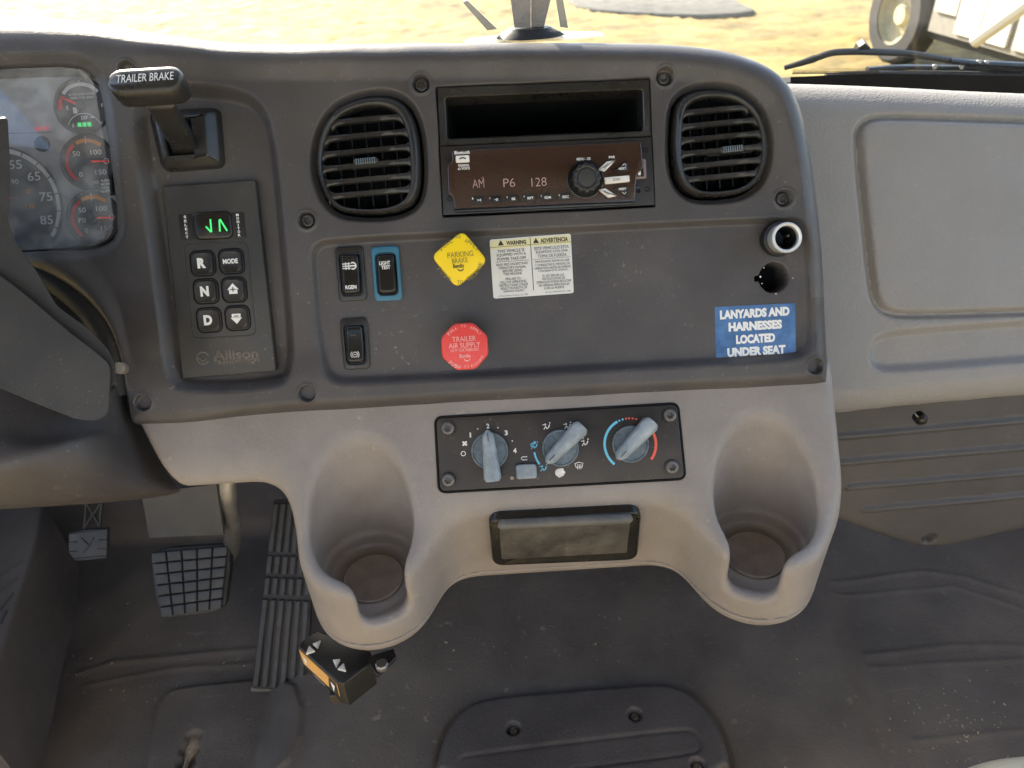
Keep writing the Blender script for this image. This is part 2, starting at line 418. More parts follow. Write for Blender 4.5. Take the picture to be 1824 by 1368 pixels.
def heightfield(name, U, V, H, keep, m, parent=None, mw=None, cells=None):
    ny, nx = U.shape; idx = np.arange(ny*nx).reshape(ny, nx)
    k = keep[:-1, :-1] & keep[1:, :-1] & keep[:-1, 1:] & keep[1:, 1:]
    if cells is not None: k = k & cells[:-1, :-1]
    q = np.stack([idx[:-1, :-1][k], idx[:-1, 1:][k], idx[1:, 1:][k], idx[1:, :-1][k]], 1)
    used = np.unique(q); mp = np.zeros(ny*nx, int); mp[used] = np.arange(len(used))
    Vv = np.stack([U.ravel(), V.ravel(), H.ravel()], 1)[used]
    return link(name, np_mesh(name, Vv, mp[q]), m, parent, mw)
def surface_nets(f, o, h):
    nx, ny, nz = f.shape; s = f < 0
    c = [f[i:nx-1+i, j:ny-1+j, k:nz-1+k] for i in (0, 1) for j in (0, 1) for k in (0, 1)]
    neg = sum((x < 0).astype(np.int8) for x in c); act = (neg > 0) & (neg < 8)
    ix = np.argwhere(act); C8 = np.stack([x[act] for x in c], 1)
    corner = np.array([(i, j, k) for i in (0, 1) for j in (0, 1) for k in (0, 1)], float)
    acc = np.zeros((len(ix), 3)); cnt = np.zeros(len(ix))
    for a in range(8):
        for b in range(a+1, 8):
            if np.abs(corner[a]-corner[b]).sum() != 1: continue
            fa, fb = C8[:, a], C8[:, b]; m = (fa < 0) != (fb < 0); t = np.where(m, fa/np.where(m, fa-fb, 1), 0)
            p = corner[a]+(corner[b]-corner[a])*t[:, None]; acc[m] += p[m]; cnt[m] += 1
    V = (ix+acc/cnt[:, None])*h+np.array(o)
    vid = np.full(act.shape, -1); vid[act] = np.arange(len(ix)); Q = []
    def quads(d):
        a = [slice(1, -1)]*3; a[d] = slice(0, -1); b = list(a); b[d] = slice(1, None)
        s0 = s[tuple(a)]; s1 = s[tuple(b)]; ch = np.argwhere(s0 != s1)
        if len(ch) == 0: return
        e = [k for k in range(3) if k != d]; base = ch.copy(); base[:, e[0]] += 1; base[:, e[1]] += 1
        fl = s0[tuple(ch.T)]
        cs = []
        for (p, q) in ((-1, -1), (0, -1), (0, 0), (-1, 0)):
            t = base.copy(); t[:, e[0]] += p; t[:, e[1]] += q; cs.append(vid[tuple(t.T)])
        cs = np.stack(cs, 1); flip = fl if d != 1 else ~fl
        cs = np.where(flip[:, None], cs, cs[:, ::-1]); Q.append(cs)
    for d in range(3): quads(d)
    Q = np.concatenate(Q); Q = Q[(Q >= 0).all(1)]
    return V, Q
def sdf_obj(name, fn, lo, hi, h, m, parent=None, mw=None):
    ax = [np.arange(lo[i], hi[i]+h, h) for i in range(3)]
    X, Y, Z = np.meshgrid(*ax, indexing='ij'); f = fn(X, Y, Z)
    V, Q = surface_nets(f, lo, h)
    return link(name, np_mesh(name, V, Q), m, parent, mw)
def solid_patch(rows, thick, n=6, m=6):
    """smooth sheet through a grid of 3-D control points, given thickness away from the camera"""
    g = [catmull(r, n) for r in rows]; cols = [catmull([g[i][j] for i in range(len(g))], m) for j in range(len(g[0]))]
    A = np.array(cols); a, b = A.shape[:2]; back = A + (A-CPOS)/np.linalg.norm(A-CPOS, axis=2)[..., None]*thick
    mb = MB(); vs = [tuple(p) for p in A.reshape(-1, 3)]+[tuple(p) for p in back.reshape(-1, 3)]; k = a*b; fs = []
    for i in range(a-1):
        for j in range(b-1):
            q = (i*b+j, i*b+j+1, (i+1)*b+j+1, (i+1)*b+j); fs += [q, tuple(x+k for x in q[::-1])]
    for i in range(a-1): fs += [(i*b, (i+1)*b, (i+1)*b+k, i*b+k), ((i+1)*b-1, (i+1)*b-1+k, (i+2)*b-1+k, (i+2)*b-1)]
    for j in range(b-1): fs += [(j, j+k, j+1+k, j+1), ((a-1)*b+j, (a-1)*b+j+1, (a-1)*b+j+1+k, (a-1)*b+j+k)]
    return mb.add(vs, fs)

# ================================================================== dashboard
DASH = bpy.data.objects.new('dashboard', None); COL.objects.link(DASH)
tag(DASH, 'dark grey truck dashboard with taupe cup holder console and grey passenger side', 'dashboard')
PM = PANEL.mat()

OUT = [(-150, -6), (-60, -6), (0, 2), (60, 6), (130, 14), (220, 36), (330, 56), (430, 66), (560, 66), (900, 62), (1150, 63), (1260, 70), (1340, 88), (1393, 114),
       (1428, 155), (1449, 215), (1467, 330), (1482, 480), (1490, 600), (1494, 680), (1488, 700), (1400, 706), (900, 730), (500, 754), (262, 768),
       (222, 766), (214, 720), (205, 655), (190, 600), (160, 560), (110, 522), (40, 490), (-150, 470)]
REC = [(560, 440), (590, 429), (900, 415), (1405, 391), (1425, 396), (1435, 415), (1441, 520), (1444, 600), (1436, 624), (1415, 634), (1273, 642), (1000, 657),
       (620, 678), (595, 674), (580, 655), (568, 590), (557, 470)]
POCK = [(238, 190), (275, 160), (330, 155), (425, 165), (462, 190), (480, 235), (497, 400), (513, 590), (515, 660), (496, 684), (336, 692), (304, 676), (290, 560), (265, 380), (243, 245)]
CLUS = [(-150, 126), (110, 116), (150, 122), (170, 145), (188, 260), (203, 390), (200, 420), (178, 437), (120, 444), (-150, 456)]
VL = [(540+x/2.85, 120+y/2.85) for x, y in [(60, 480), (85, 330), (150, 220), (250, 165), (370, 140), (470, 150), (540, 200), (580, 290), (600, 400), (605, 560), (590, 660), (540, 720), (430, 750), (280, 750), (180, 735), (120, 680), (80, 590)]]
VR = [(1160+x/2.747, y/2.747) for x, y in [(100, 640), (110, 520), (150, 465), (220, 438), (320, 435), (420, 455), (500, 510), (550, 590), (572, 700), (565, 800), (530, 890), (450, 950), (330, 968), (210, 968), (140, 920), (110, 850), (98, 760)]]
RAD = [(777, 155), (1157, 140), (1165, 367), (790, 385)]
SCREWS = [(750, 149), (1184, 137), (546, 392), (1396, 353), (549, 700), (1450, 652), (258, 716), (229, 127)]
HOLE = (1383.5, 494); SOCK = (1385, 426)

outp = chaikin(PANEL.poly(OUT), 2); recp = chaikin(PANEL.poly(REC), 2); pockp = chaikin(PANEL.poly(POCK), 2)
clusp = chaikin(PANEL.poly(CLUS), 1); vlp = chaikin(PANEL.poly(VL), 2); vrp = chaikin(PANEL.poly(VR), 2); radp = PANEL.poly(RAD)

def panel_surface():
    g = .001
    us = np.arange(-.475, .315, g); vs = np.arange(-.05, .345, g)
    U, V = np.meshgrid(us, vs); sd = sd_poly(U, V, outp); d = -sd
    left = sstep(-.24, -.42, U)
    R = .021+.022*left*sstep(.1, .22, V)-.011*sstep(-.2, -.3, U)*sstep(.13, .05, V)
    t = np.clip(d/R, 0, 1); H = -(.032+.02*left)*(1-np.sqrt(np.clip(1-(1-t)**2, 0, 1)))
    top = sstep(.0, .12, V)
    H += top*.0055*(1-sstep(R*.95, R*1.75, d))
    # bottom strip rolls forward below the switch plate
    recd = sd_poly(U, V, recp); H += .004*sstep(.045, .012, V)*(1-top)*sstep(.0, .02, d)*sstep(-.002, .006, recd)
    H -= .0065*sstep(.004, -.003, recd)
    pk = sd_poly(U, V, pockp); H -= .014*sstep(.006, -.006, pk)
    cl = sd_poly(U, V, clusp); H -= .004*sstep(.012, .0, cl); H -= .03*sstep(.0012, -.002, cl)
    for vp in (vlp, vrp):
        s = sd_poly(U, V, vp); H -= .007*sstep(.0065, .0015, s); H -= .03*sstep(.0015, -.0015, s)
    rd = sd_poly(U, V, radp); H -= .03*sstep(.001, -.0015, rd)
    for q in SCREWS:
        c = PANEL.uv(*q); r = np.hypot(U-c[0], V-c[1]); H += .0012*sstep(.0105, .0074, r); H -= .0065*sstep(.0074, .0062, r)
    c = PANEL.uv(*HOLE); r = np.hypot(U-c[0], V-c[1])
    nt = np.maximum(np.abs(V-c[1])-.0016, np.abs(U-(c[0]-.0135))-.003)
    hole = np.minimum(r-.0125, nt); H -= .045*sstep(.0007, -.0009, hole)
    c = PANEL.uv(*SOCK); H -= .02*sstep(.0123, .0108, np.hypot(U-c[0], V-c[1]))
    # faint moulding waviness
    H += .0003*np.sin(U*37+V*21)+.0002*np.sin(U*91-V*63+1)
    keep = (sd < .0006) & ~(rd < -.004) & ~(hole < -.0022)
    plate = recd < -.0006; brow = (d < R*1.0) & (V > .06) & ~plate
    heightfield('center_panel', U, V, H, keep, 'panel', DASH, cells=~plate & ~brow).matrix_world = PM
    heightfield('brow', U, V, H, keep, 'brow', DASH, cells=brow).matrix_world = PM
    heightfield('switch_plate', U, V, H, keep, 'panel', DASH, cells=plate).matrix_world = PM
panel_surface()

# screws: torx heads sunk in their recesses
def screw_mesh(r=.0056):
    mb = MB(); star = [(r*(.62 if i % 2 == 0 else .40)*cos(2*pi*i/12), r*(.62 if i % 2 == 0 else .40)*sin(2*pi*i/12)) for i in range(12)]
    n = 24; ring = [circle((0, 0), k, n) for k in (r, r, r*.9, r*.72)]; zz = (-.004, .0, .0006, .0008)
    mb.loft([[(x, y, z) for x, y in rg] for rg, z in zip(ring, zz)], False, False)
    st24 = []
    for i in range(24):
        a = 2*pi*i/24; k = r*(.5+.13*cos(6*a)); st24.append((k*cos(a), k*sin(a)))
    mb.loft([[(x, y, .0008) for x, y in ring[3]], [(x, y, .0007) for x, y in st24], [(x, y, -.0016) for x, y in st24]], False, True)
    return mb.mesh('screw', 40)
SCREW_ME = screw_mesh()
for q in SCREWS:
    c = PANEL.uv(*q); o = link('screw', SCREW_ME, 'screw', DASH); o.matrix_world = PANEL.mat(c[0], c[1], -.0034, random.random()*2)

# dash top running forward from the brow to the windscreen
def dash_top():
    top = [PANEL.uv(x, y) for x, y in OUT[0:16]]; mb = MB(); rows = []
    c = catmull([PANEL.w(u, v, -.028) for u, v in top], 5)
    for dy, dz in ((-.004, -.012), (.02, -.014), (.08, -.03), (.2, -.075), (.34, -.14)):
        rows.append([p+np.array([0, dy, dz]) for p in c])
    n = len(rows[0]); mb.add([p for r in rows for p in r], [(i*n+j, i*n+j+1, (i+1)*n+j+1, (i+1)*n+j) for i in range(4) for j in range(n-1)])
    mb.build('top_pad', 'brow', DASH, angle=80)
dash_top()

# ------------------------------------------------------------------ taupe console with two cup holders
CUPS = [(-.139, -.065, 20), (.217, -.066, -22)]
CS = CONS
def console_sdf(X, Y, Z):
    n = CS.n; o = CS.o
    slope = (X-o[0])*n[0]+(Y-o[1])*n[1]+(Z-o[2])*n[2]
    pods = None
    for cx, cy_, a in CUPS:
        taper = .0575+.055*np.clip(Z+.17, -.05, .1)*.25
        d = np.hypot(X-cx, Y-cy_)-taper; pods = d if pods is None else np.minimum(pods, d)
    al = radians(9); cen = -(Y+.0525)*cos(al)-(Z+.15)*sin(al)
    cen = np.maximum(cen, -.139-X)
    low = smin(pods, cen, .05)
    low = smax(low, -.204-Z, .016)
    wing = smax(-.036-Y, -.069-Z, .012)
    body = smin(low, wing, .045)
    body = smax(body, smin(slope, Z+.114, .026), .014)
    body = smax(body, X-.2885, .012)
    a = np.array([-.331, -.017]); b = np.array([-.300, -.066]); e = (b-a)/np.linalg.norm(b-a)
    left = ((X-a[0])*e[1]-(Z-a[1])*e[0])*1.0
    body = smax(body, left, .008)
    body = np.maximum(body, Z+.004); body = np.maximum(body, Y-.07)
    for cx, cy_, a in CUPS:
        r = np.hypot(X-cx, Y-cy_)
        cup = smax(r-.0448-.03*np.clip(Z+.1, -.07, .05)*.3+.0032*sstep(-.147, -.151, Z), -.165-Z, .006)
        step = np.maximum(r-.0415, -.1655-Z)
        dx, dy = sin(radians(a)), -cos(radians(a)); px = (X-cx)*dy-(Y-cy_)*dx; al_ = (X-cx)*dx+(Y-cy_)*dy
        wslot = .0205+.10*np.clip(Z+.135, 0, 1)**1.25
        slot = smax(np.maximum(np.abs(px)-wslot, -al_), -.160-Z, .012)
        cut = smin(cup, slot, .012); body = smax(body, -cut, .0075)
        ring = np.maximum(np.abs(r-.034)-.0012, np.abs(Z+.165)-.0015); body = np.maximum(body, -ring)
    return body
# the lower edge is a separate moulding: a fine parting line runs round the pods
CON = sdf_obj('console', lambda X, Y, Z: np.maximum(console_sdf(X, Y, Z), -.1865-Z), (-.352, -.14, -.215), (.30, .075, .0), .0024, 'console', DASH)
sdf_obj('console_base', lambda X, Y, Z: np.maximum(console_sdf(X, Y, Z)+.0004, Z+.1876), (-.21, -.14, -.215), (.30, .075, -.18), .0024, 'console', DASH)

for cx, cy_, a in CUPS:
    o = MB().lathe([(.0285, -.004), (.0285, .0008), (.0272, .0014), (.026, .0006), (.0, .0006)], (0, 0), 40).build('cup_base', 'cup_dirt', DASH); o.location = (cx, cy_, -.1645)
# unseen block for the driver's side of the dash, added to stop sun leaks
mb = MB(); mb.prism([(.06, -.02), (.53, -.02), (.53, .17), (.14, .275), (.07, .1)], -1.12, -.462, .004); mb.xf(Matrix([[0, 0, 1, 0], [1, 0, 0, 0], [0, 1, 0, 0], [0, 0, 0, 1]])); mb.build('driver_side_sun_block', 'panel', DASH)
# ------------------------------------------------------------------ grey passenger dash with glovebox door
POUT = [(1330, 128), (1440, 128), (1640, 136), (1760, 143), (2150, 158), (2150, 690), (1960, 702), (1824, 712), (1600, 732), (1490, 745), (1330, 756)]
GLOV = [(1526, 250), (1532, 225), (1552, 211), (1590, 208), (1824, 216), (2100, 226), (2100, 545), (1824, 556), (1610, 562), (1578, 556), (1560, 540), (1552, 505)]
LOWR = [(1551, 640), (1553, 612), (1570, 597), (1610, 590), (1824, 574), (2100, 556), (2100, 628), (1824, 642), (1600, 660), (1562, 657)]
def passenger():
    F = PDASH; po = chaikin(F.poly(POUT), 2); gl = chaikin(F.poly(GLOV), 2); lo = chaikin(F.poly(LOWR), 2)
    g = .0015; u0, v0 = np.min(np.array(po), 0); u1, v1 = np.max(np.array(po), 0); u1 = min(u1, .80)
    U, V = np.meshgrid(np.arange(u0-.005, u1, g), np.arange(v0-.005, v1+.005, g))
    sd = sd_poly(U, V, po); d = -sd; H = np.zeros_like(U)
    mid = (V-v0)/(v1-v0)
    R = .045*sstep(.5, .8, mid)+.03*(1-sstep(.5, .8, mid)); t = np.clip(d/R, 0, 1)
    H -= R*(1-np.sqrt(np.clip(1-(1-t)**2, 0, 1)))
    gd = sd_poly(U, V, gl); H += .003*sstep(.002, -.006, gd); H -= .0055*np.exp(-(np.abs(gd)/.0034)**2)
    ld = sd_poly(U, V, lo); H -= .008*sstep(.004, -.006, ld)
    keep = sd < .001
    heightfield('passenger_panel', U, V, H, keep, 'pdash', DASH, cells=~(gd < 0)).matrix_world = F.mat()
    heightfield('glovebox_door', U, V, H, keep, 'pdash', DASH, cells=gd < 0).matrix_world = F.mat()
    # top of the passenger side running forward to the screen
    mb = MB(); e = [(1300, 128), (1440, 128), (1640, 136), (1760, 143), (2150, 158)]
    c = catmull([F.w(*F.uv(x, y), -.036) for x, y in e], 6); rows = [[p+np.array([0, a, b]) for p in c] for a, b in ((-.02, -.015), (.02, -.012), (.1, -.045), (.25, -.12))]
    n = len(c); mb.add([p for r in rows for p in r], [(i*n+j, i*n+j+1, (i+1)*n+j+1, (i+1)*n+j) for i in range(3) for j in range(n-1)])
    mb.build('passenger_top_pad', 'pdash', DASH, angle=80)
    # inner wall closing the step between centre panel and passenger side
    mb = MB(); ed = [(1449, 215), (1467, 330), (1482, 480), (1490, 600), (1492, 690)]
    a = [PANEL.w(*PANEL.uv(x, y), -.03) for x, y in ed]; b = [p - PANEL.n*.12+np.array([.012, 0, 0]) for p in a]
    mb.loft([a, b], False, False, False); mb.build('side_wall', 'panel', DASH)
passenger()

# ------------------------------------------------------------------ dark kick panel under the passenger dash
KICK = Frame((0, .105, 0), radians(4))
def kick():
    F = KICK; out = [(1440, 690), (2200, 640), (2200, 880), (1824, 946), (1700, 977), (1650, 981), (1610, 972), (1490, 930), (1400, 900)]
    po = chaikin(F.poly(out), 1); ribs = [[(1450, 781), (1824, 748), (2150, 720)], [(1450, 827), (1824, 796), (2150, 768)], [(1512, 867), (1824, 841), (2150, 815)], [(1540, 907), (1824, 882), (2150, 855)]]
    P = np.array(po); g = .0022; U, V = np.meshgrid(np.arange(P[:, 0].min(), min(P[:, 0].max(), .9), g), np.arange(P[:, 1].min()-.002, P[:, 1].max(), g))
    sd = sd_poly(U, V, po); H = -.012*(1-np.sqrt(np.clip(1-(1-np.clip(-sd/.012, 0, 1))**2, 0, 1)))
    for r in ribs:
        l = sd_line(U, V, F.poly(r)); H += .0045*np.clip(1-(l/.0045)**2, 0, 1)**.6
    c = F.uv(1655, 960); H -= .01*sstep(.008, .0055, np.hypot((U-c[0])*.8, V-c[1]))
    heightfield('kick_panel', U, V, H, sd < .001, 'kick', DASH).matrix_world = F.mat()
    c = F.uv(1617, 721); q = F.w(c[0], c[1], .02)
    o = MB().lathe([(.0001, .004), (.004, .003), (.0065, .0), (.0065, -.008)][::-1], n=16).build('clip', 'black_gloss', DASH); o.matrix_world = F.mat(c[0], c[1], .03)
kick()

# ================================================================== floor, firewall
FZ = -.6
def fpt(px, py, z=FZ): p = at_z(px, py, z); return (p[0], p[1])
HATCH = [(770, 1400), (785, 1330), (800, 1288), (835, 1252), (885, 1240), (1000, 1230), (1150, 1217), (1205, 1220), (1250, 1248), (1290, 1310), (1310, 1400)]
def floor():
    g = .003; X, Y = np.meshgrid(np.arange(-1.0, 1.05, g), np.arange(-.3, .72, g))
    Z = np.full_like(X, FZ)
    tun = sstep(-.37, -.325, X+.02*Y)*sstep(.49, .42, X-.12*Y); Z += .024*tun
    # toe board
    Z += .55*np.clip(Y-(.42-.10*tun), 0, 1)**1.0*sstep(.0, .04, Y-(.42-.10*tun))
    # pressed ribs on the passenger side and by the pedals
    for pts, hh, w in [([(1480, 1040), (1640, 1018), (1720, 1030), (1824, 1062), (1900, 1090)], .0016, .0045), ([(1480, 1062), (1700, 1046), (1900, 1110)], .0012, .003),
                       ([(1545, 1168), (1700, 1150), (1824, 1150), (1950, 1165)], .0016, .0045), ([(1552, 1190), (1700, 1182), (1824, 1175), (1950, 1190)], .0012, .003),
                       ([(1630, 1320), (1824, 1300), (1950, 1290)], .0014, .004),
                       ([(140, 1200), (200, 1180), (300, 1170), (460, 1157)], .002, .005), ([(150, 1222), (300, 1192), (450, 1182)], .0014, .004)]:
        Z += hh*np.exp(-(sd_line(X, Y, [fpt(*q) for q in pts])/w)**2)
    heel = sd_poly(X, Y, chaikin([fpt(*q) for q in [(262, 1420), (270, 1330), (282, 1262), (300, 1234), (330, 1226), (546, 1203), (540, 1420)]], 2))
    Z += .006*sstep(.003, -.003, heel)
    Z += .0016*np.sin(X*17+Y*9)*np.sin(Y*23-X*5)+.0008*np.sin(X*61)*np.sin(Y*47)
    tear = np.hypot((X-fpt(338, 1345)[0])/.011, (Y-fpt(338, 1345)[1])/.032); Z -= .016*sstep(1.15, .75, tear+.12*np.sin(Y*330))
    hat = sd_poly(X, Y, chaikin([fpt(*q, FZ+.024) for q in HATCH], 2)); Z -= .003*np.exp(-(hat/.004)**2)
    o = heightfield('floor', X, Y, Z, np.ones_like(X, bool), 'floor'); tag(o, 'black textured rubber floor mat with dust and scuffs', None, None, 'structure')
floor()
mb = MB(); yy = .68
mb.box((0, .655, -.28), (2.24, .03, .72)); o = mb.build('firewall', 'firewall'); tag(o, 'dark firewall behind the pedals', None, None, 'structure')
mb = MB(); mb.box((.06, .345, -.36), (.62, .12, .46), .02); o = mb.build('engine_cover', 'carpet'); tag(o, 'grey carpeted bulkhead under the centre console', None, None, 'structure')

# floor hatch
zt = FZ+.024
def hatch():
    hp = [fpt(*q, zt+.006) for q in HATCH]; c = np.mean(hp, 0); root = empty('floor_hatch', (c[0], c[1], zt), 'raised rounded access cover with bolts set into the floor in front of the seats', 'floor hatch')
    P = chaikin([(x-c[0], y-c[1]) for x, y in hp], 2); g = .002
    U, V = np.meshgrid(np.arange(-.3, .3, g), np.arange(-.12, .16, g)); sd = sd_poly(U, V, P)
    H = .012*np.sqrt(np.clip(1-(1-np.clip(-sd/.010, 0, 1))**2, 0, 1))
    inn = [(812, 1400), (815, 1352), (835, 1344), (1215, 1298), (1240, 1303), (1250, 1330), (1232, 1344), (830, 1389)]
    il = sd_poly(U, V, chaikin([(fpt(*q, zt+.012)[0]-c[0], fpt(*q, zt+.012)[1]-c[1]) for q in inn], 2)); H -= .0022*np.exp(-(il/.0022)**2); H -= .001*sstep(.0, -.004, il)
    bolts = [(914, 1297), (1131, 1272), (1243, 1362), (880, 1420)]; bl = []
    for q in bolts:
        p = fpt(*q, zt+.012); b = (p[0]-c[0], p[1]-c[1]); bl.append(b); H -= .009*sstep(.0105, .0075, np.hypot(U-b[0], V-b[1]))
    heightfield('cover', U, V, H, sd < .001, 'hatch', root)
    me = MB().lathe([(.0065, -.004), (.0065, .0), (.005, .0018), (.003, .002), (.0028, -.001)], n=18).mesh('bolt', 40)
    for b in bl[:3]:
        o = link('bolt', me, 'steel_worn', root); o.location = (b[0], b[1], .0045)
hatch()
# torn spot in the mat
p = at_z(338, 1345, FZ-.008); mb = MB()
pts = [(.009*cos(a)*(1+.25*sin(5*a))+.004*sin(2*a), .03*sin(a)*(1+.12*cos(7*a))) for a in np.linspace(0, 2*pi, 26)[:-1]]
mb.prism(pts, -.006, .004, .003, dome=.003); o = mb.build('exposed_foam', 'foam', mw=Matrix.Translation(Vector(p)))
tag(o, 'scrap of tan foam showing through a tear in the driver floor mat', 'foam scrap')

# left sill block
def sill():
    top = [at_z(x, y, -.44) for x, y in [(-260, 880), (78, 880), (72, 930), (60, 985), (20, 1110), (0, 1180), (-60, 1330), (-300, 1330)]]
    c = top[2]; root = empty('door_sill', c, 'dark grey door sill cover with slits left of the pedals', 'door sill')
    mb = MB(); mb.prism(chaikin([(p[0]-c[0], p[1]-c[1]) for p in top], 1), -.17, 0, .006); mb.build('cover', 'sill', root)
    me = None
    for a, b in [((2, 1028), (42, 998)), ((0, 1057), (32, 1030)), ((0, 1088), (24, 1057)), ((0, 1112), (12, 1088))]:
        A = at_z(*a, -.44)-c; B = at_z(*b, -.44)-c; mb = MB(); mb.tube([A, B], .0022, 6); mb.build('slit_rib', 'kick', root)
sill()

# ================================================================== windscreen, ground, neighbour truck
mb = MB(); A = [(-1.1, .62, .0), (1.15, .62, .0), (1.15, .12, 1.15), (-1.1, .12, 1.15)]
nrm = np.array([0, .917, .4])*.005
mb.loft([[tuple(np.array(p)) for p in A], [tuple(np.array(p)+nrm) for p in A]]); o = mb.build('windshield', 'windshield'); tag(o, 'clear slightly dusty windshield above the dashboard', 'windshield')
# black ceramic band at the foot of the glass on the passenger side
def wsp(px, py, off=0.0):
    d = ray(px, py); n = np.array([0, .917, .4]); p0 = np.array([0, .62, 0.])+n*off/np.linalg.norm(n); t = (p0-CPOS) @ n/(d @ n); return CPOS+t*d
rows = [(1408, 137), (1480, 134), (1560, 131), (1700, 133), (1900, 137), (2100, 143)]; low = [(1408, 175), (1480, 180), (1560, 184), (1700, 190), (1900, 196), (2100, 200)]
mb = MB(); mb.loft([[tuple(wsp(*q, -.002)) for q in rows], [tuple(wsp(*q, -.002)) for q in low]], False, False, False); o = mb.build('windshield_border', 'frit')
tag(o, 'black printed border at the foot of the windshield on the passenger side', 'glass border')
FR = o
dot = MB().flat(circle((0, 0), .0011, 8)).mesh('dot'); 
mb = MB()
for r in range(4):
    for i in range(70):
        q = wsp(1412+i*2.2+(r % 2)*1.1, 131-r*2.6-i*.028, -.002); k = .0011*(1-.17*r)
        mb.add([tuple(q+np.array([cos(a)*k, 0, sin(a)*k])) for a in np.linspace(0, 2*pi, 7)[:-1]], [(0, 1, 2, 3, 4, 5)])
o = mb.build('dot_fringe', 'frit', FR); o['kind'] = 'stuff'

# wiper
def wiper():
    root = empty('windshield_wiper', wsp(1545, 95, .03), 'black wiper arm and blade lying across the windshield on the passenger side', 'wiper'); O = np.array(root.matrix_world.translation)
    L = lambda x, y, o=.03: tuple(wsp(x, y, o)-O)
    MB().tube([L(*q) for q in [(1397, 121), (1425, 113), (1452, 104)]], [.0035, .0045, .0055], 8).build('arm_tip', 'wiper', root)
    MB().tube([L(*q) for q in catmull([(1450, 105), (1472, 97), (1492, 93), (1528, 92), (1568, 93), (1620, 96), (1690, 107), (1760, 116)], 4)], .0048, 8).build('arm', 'wiper', root)
    c = [L(*q) for q in [(1524, 97), (1530, 84), (1541, 77), (1550, 84), (1550, 98)]]
    mb = MB(); mb.loft([[p for p in c], [tuple(np.array(p)+np.array([0, .012, .004])) for p in c]]); mb.build('hose_clip', 'wiper', root)
    MB().tube([L(*q) for q in catmull([(1545, 124), (1600, 120), (1700, 121), (1824, 125), (1950, 131)], 4)], [(.007, .004)]*17, 8).build('blade_carrier', 'wiper', root)
    MB().tube([L(x, y, .018) for x, y in catmull([(1470, 137), (1560, 132), (1700, 134), (1824, 138), (1950, 143)], 4)], (.0055, .0055), 8).build('rubber_blade', 'rubber_black', root)
    MB().tube([L(*q) for q in catmull([(1690, 107), (1740, 112), (1824, 116), (1950, 124)], 4)], (.010, .004), 8).build('arm_root', 'wiper', root)
    me = MB().cyl((0, 0), .0035, -.002, .004, 10, .001).mesh('rivet')
    for q in [(1738, 113), (1752, 114), (1708, 121), (1660, 121)]:
        o = link('rivet', me, 'steel', root); o.location = Vector(L(*q))+Vector((0, -.006, .002))
wiper()

GZ = -1.75
def ground():
    X, Y = np.meshgrid(np.concatenate([np.linspace(-120, -14, 20), np.arange(-13, 14, .12), np.linspace(14.2, 120, 20)]), np.concatenate([np.linspace(-30, .5, 8), np.arange(1, 26, .12), np.linspace(26.5, 220, 20)]))
    Z = GZ+.025*np.sin(X*1.3+Y*.6)*np.sin(Y*.9-X*.4)+.012*np.random.randn(*X.shape)*(np.abs(X) < 14)*(Y < 26)
    o = heightfield('ground', X, Y, Z, np.ones_like(X, bool), 'ground'); tag(o, 'sunlit dry yellow grass and dirt outside the windshield', None, None, 'structure')
    for nm, poly in [('grey_patch', [(1000, -8), (1030, 12), (1090, 20), (1180, 25), (1280, 27), (1356, 20), (1325, 8), (1305, -4), (1260, -14), (1100, -20)])]:  # flat grey patch, darker than the ground around it
        P = [at_z(x, y, GZ+.05) for x, y in poly]; c = np.mean(P, 0); mb = MB(); q = chaikin([(p[0]-c[0], p[1]-c[1]) for p in P], 2)
        mb.prism(q, -.06, .006, .045); o = mb.build(nm, 'patch_grey', mw=Matrix.Translation(Vector(c))); tag(o, 'flat grey patch in the dry grass', None, None, 'structure')
ground()

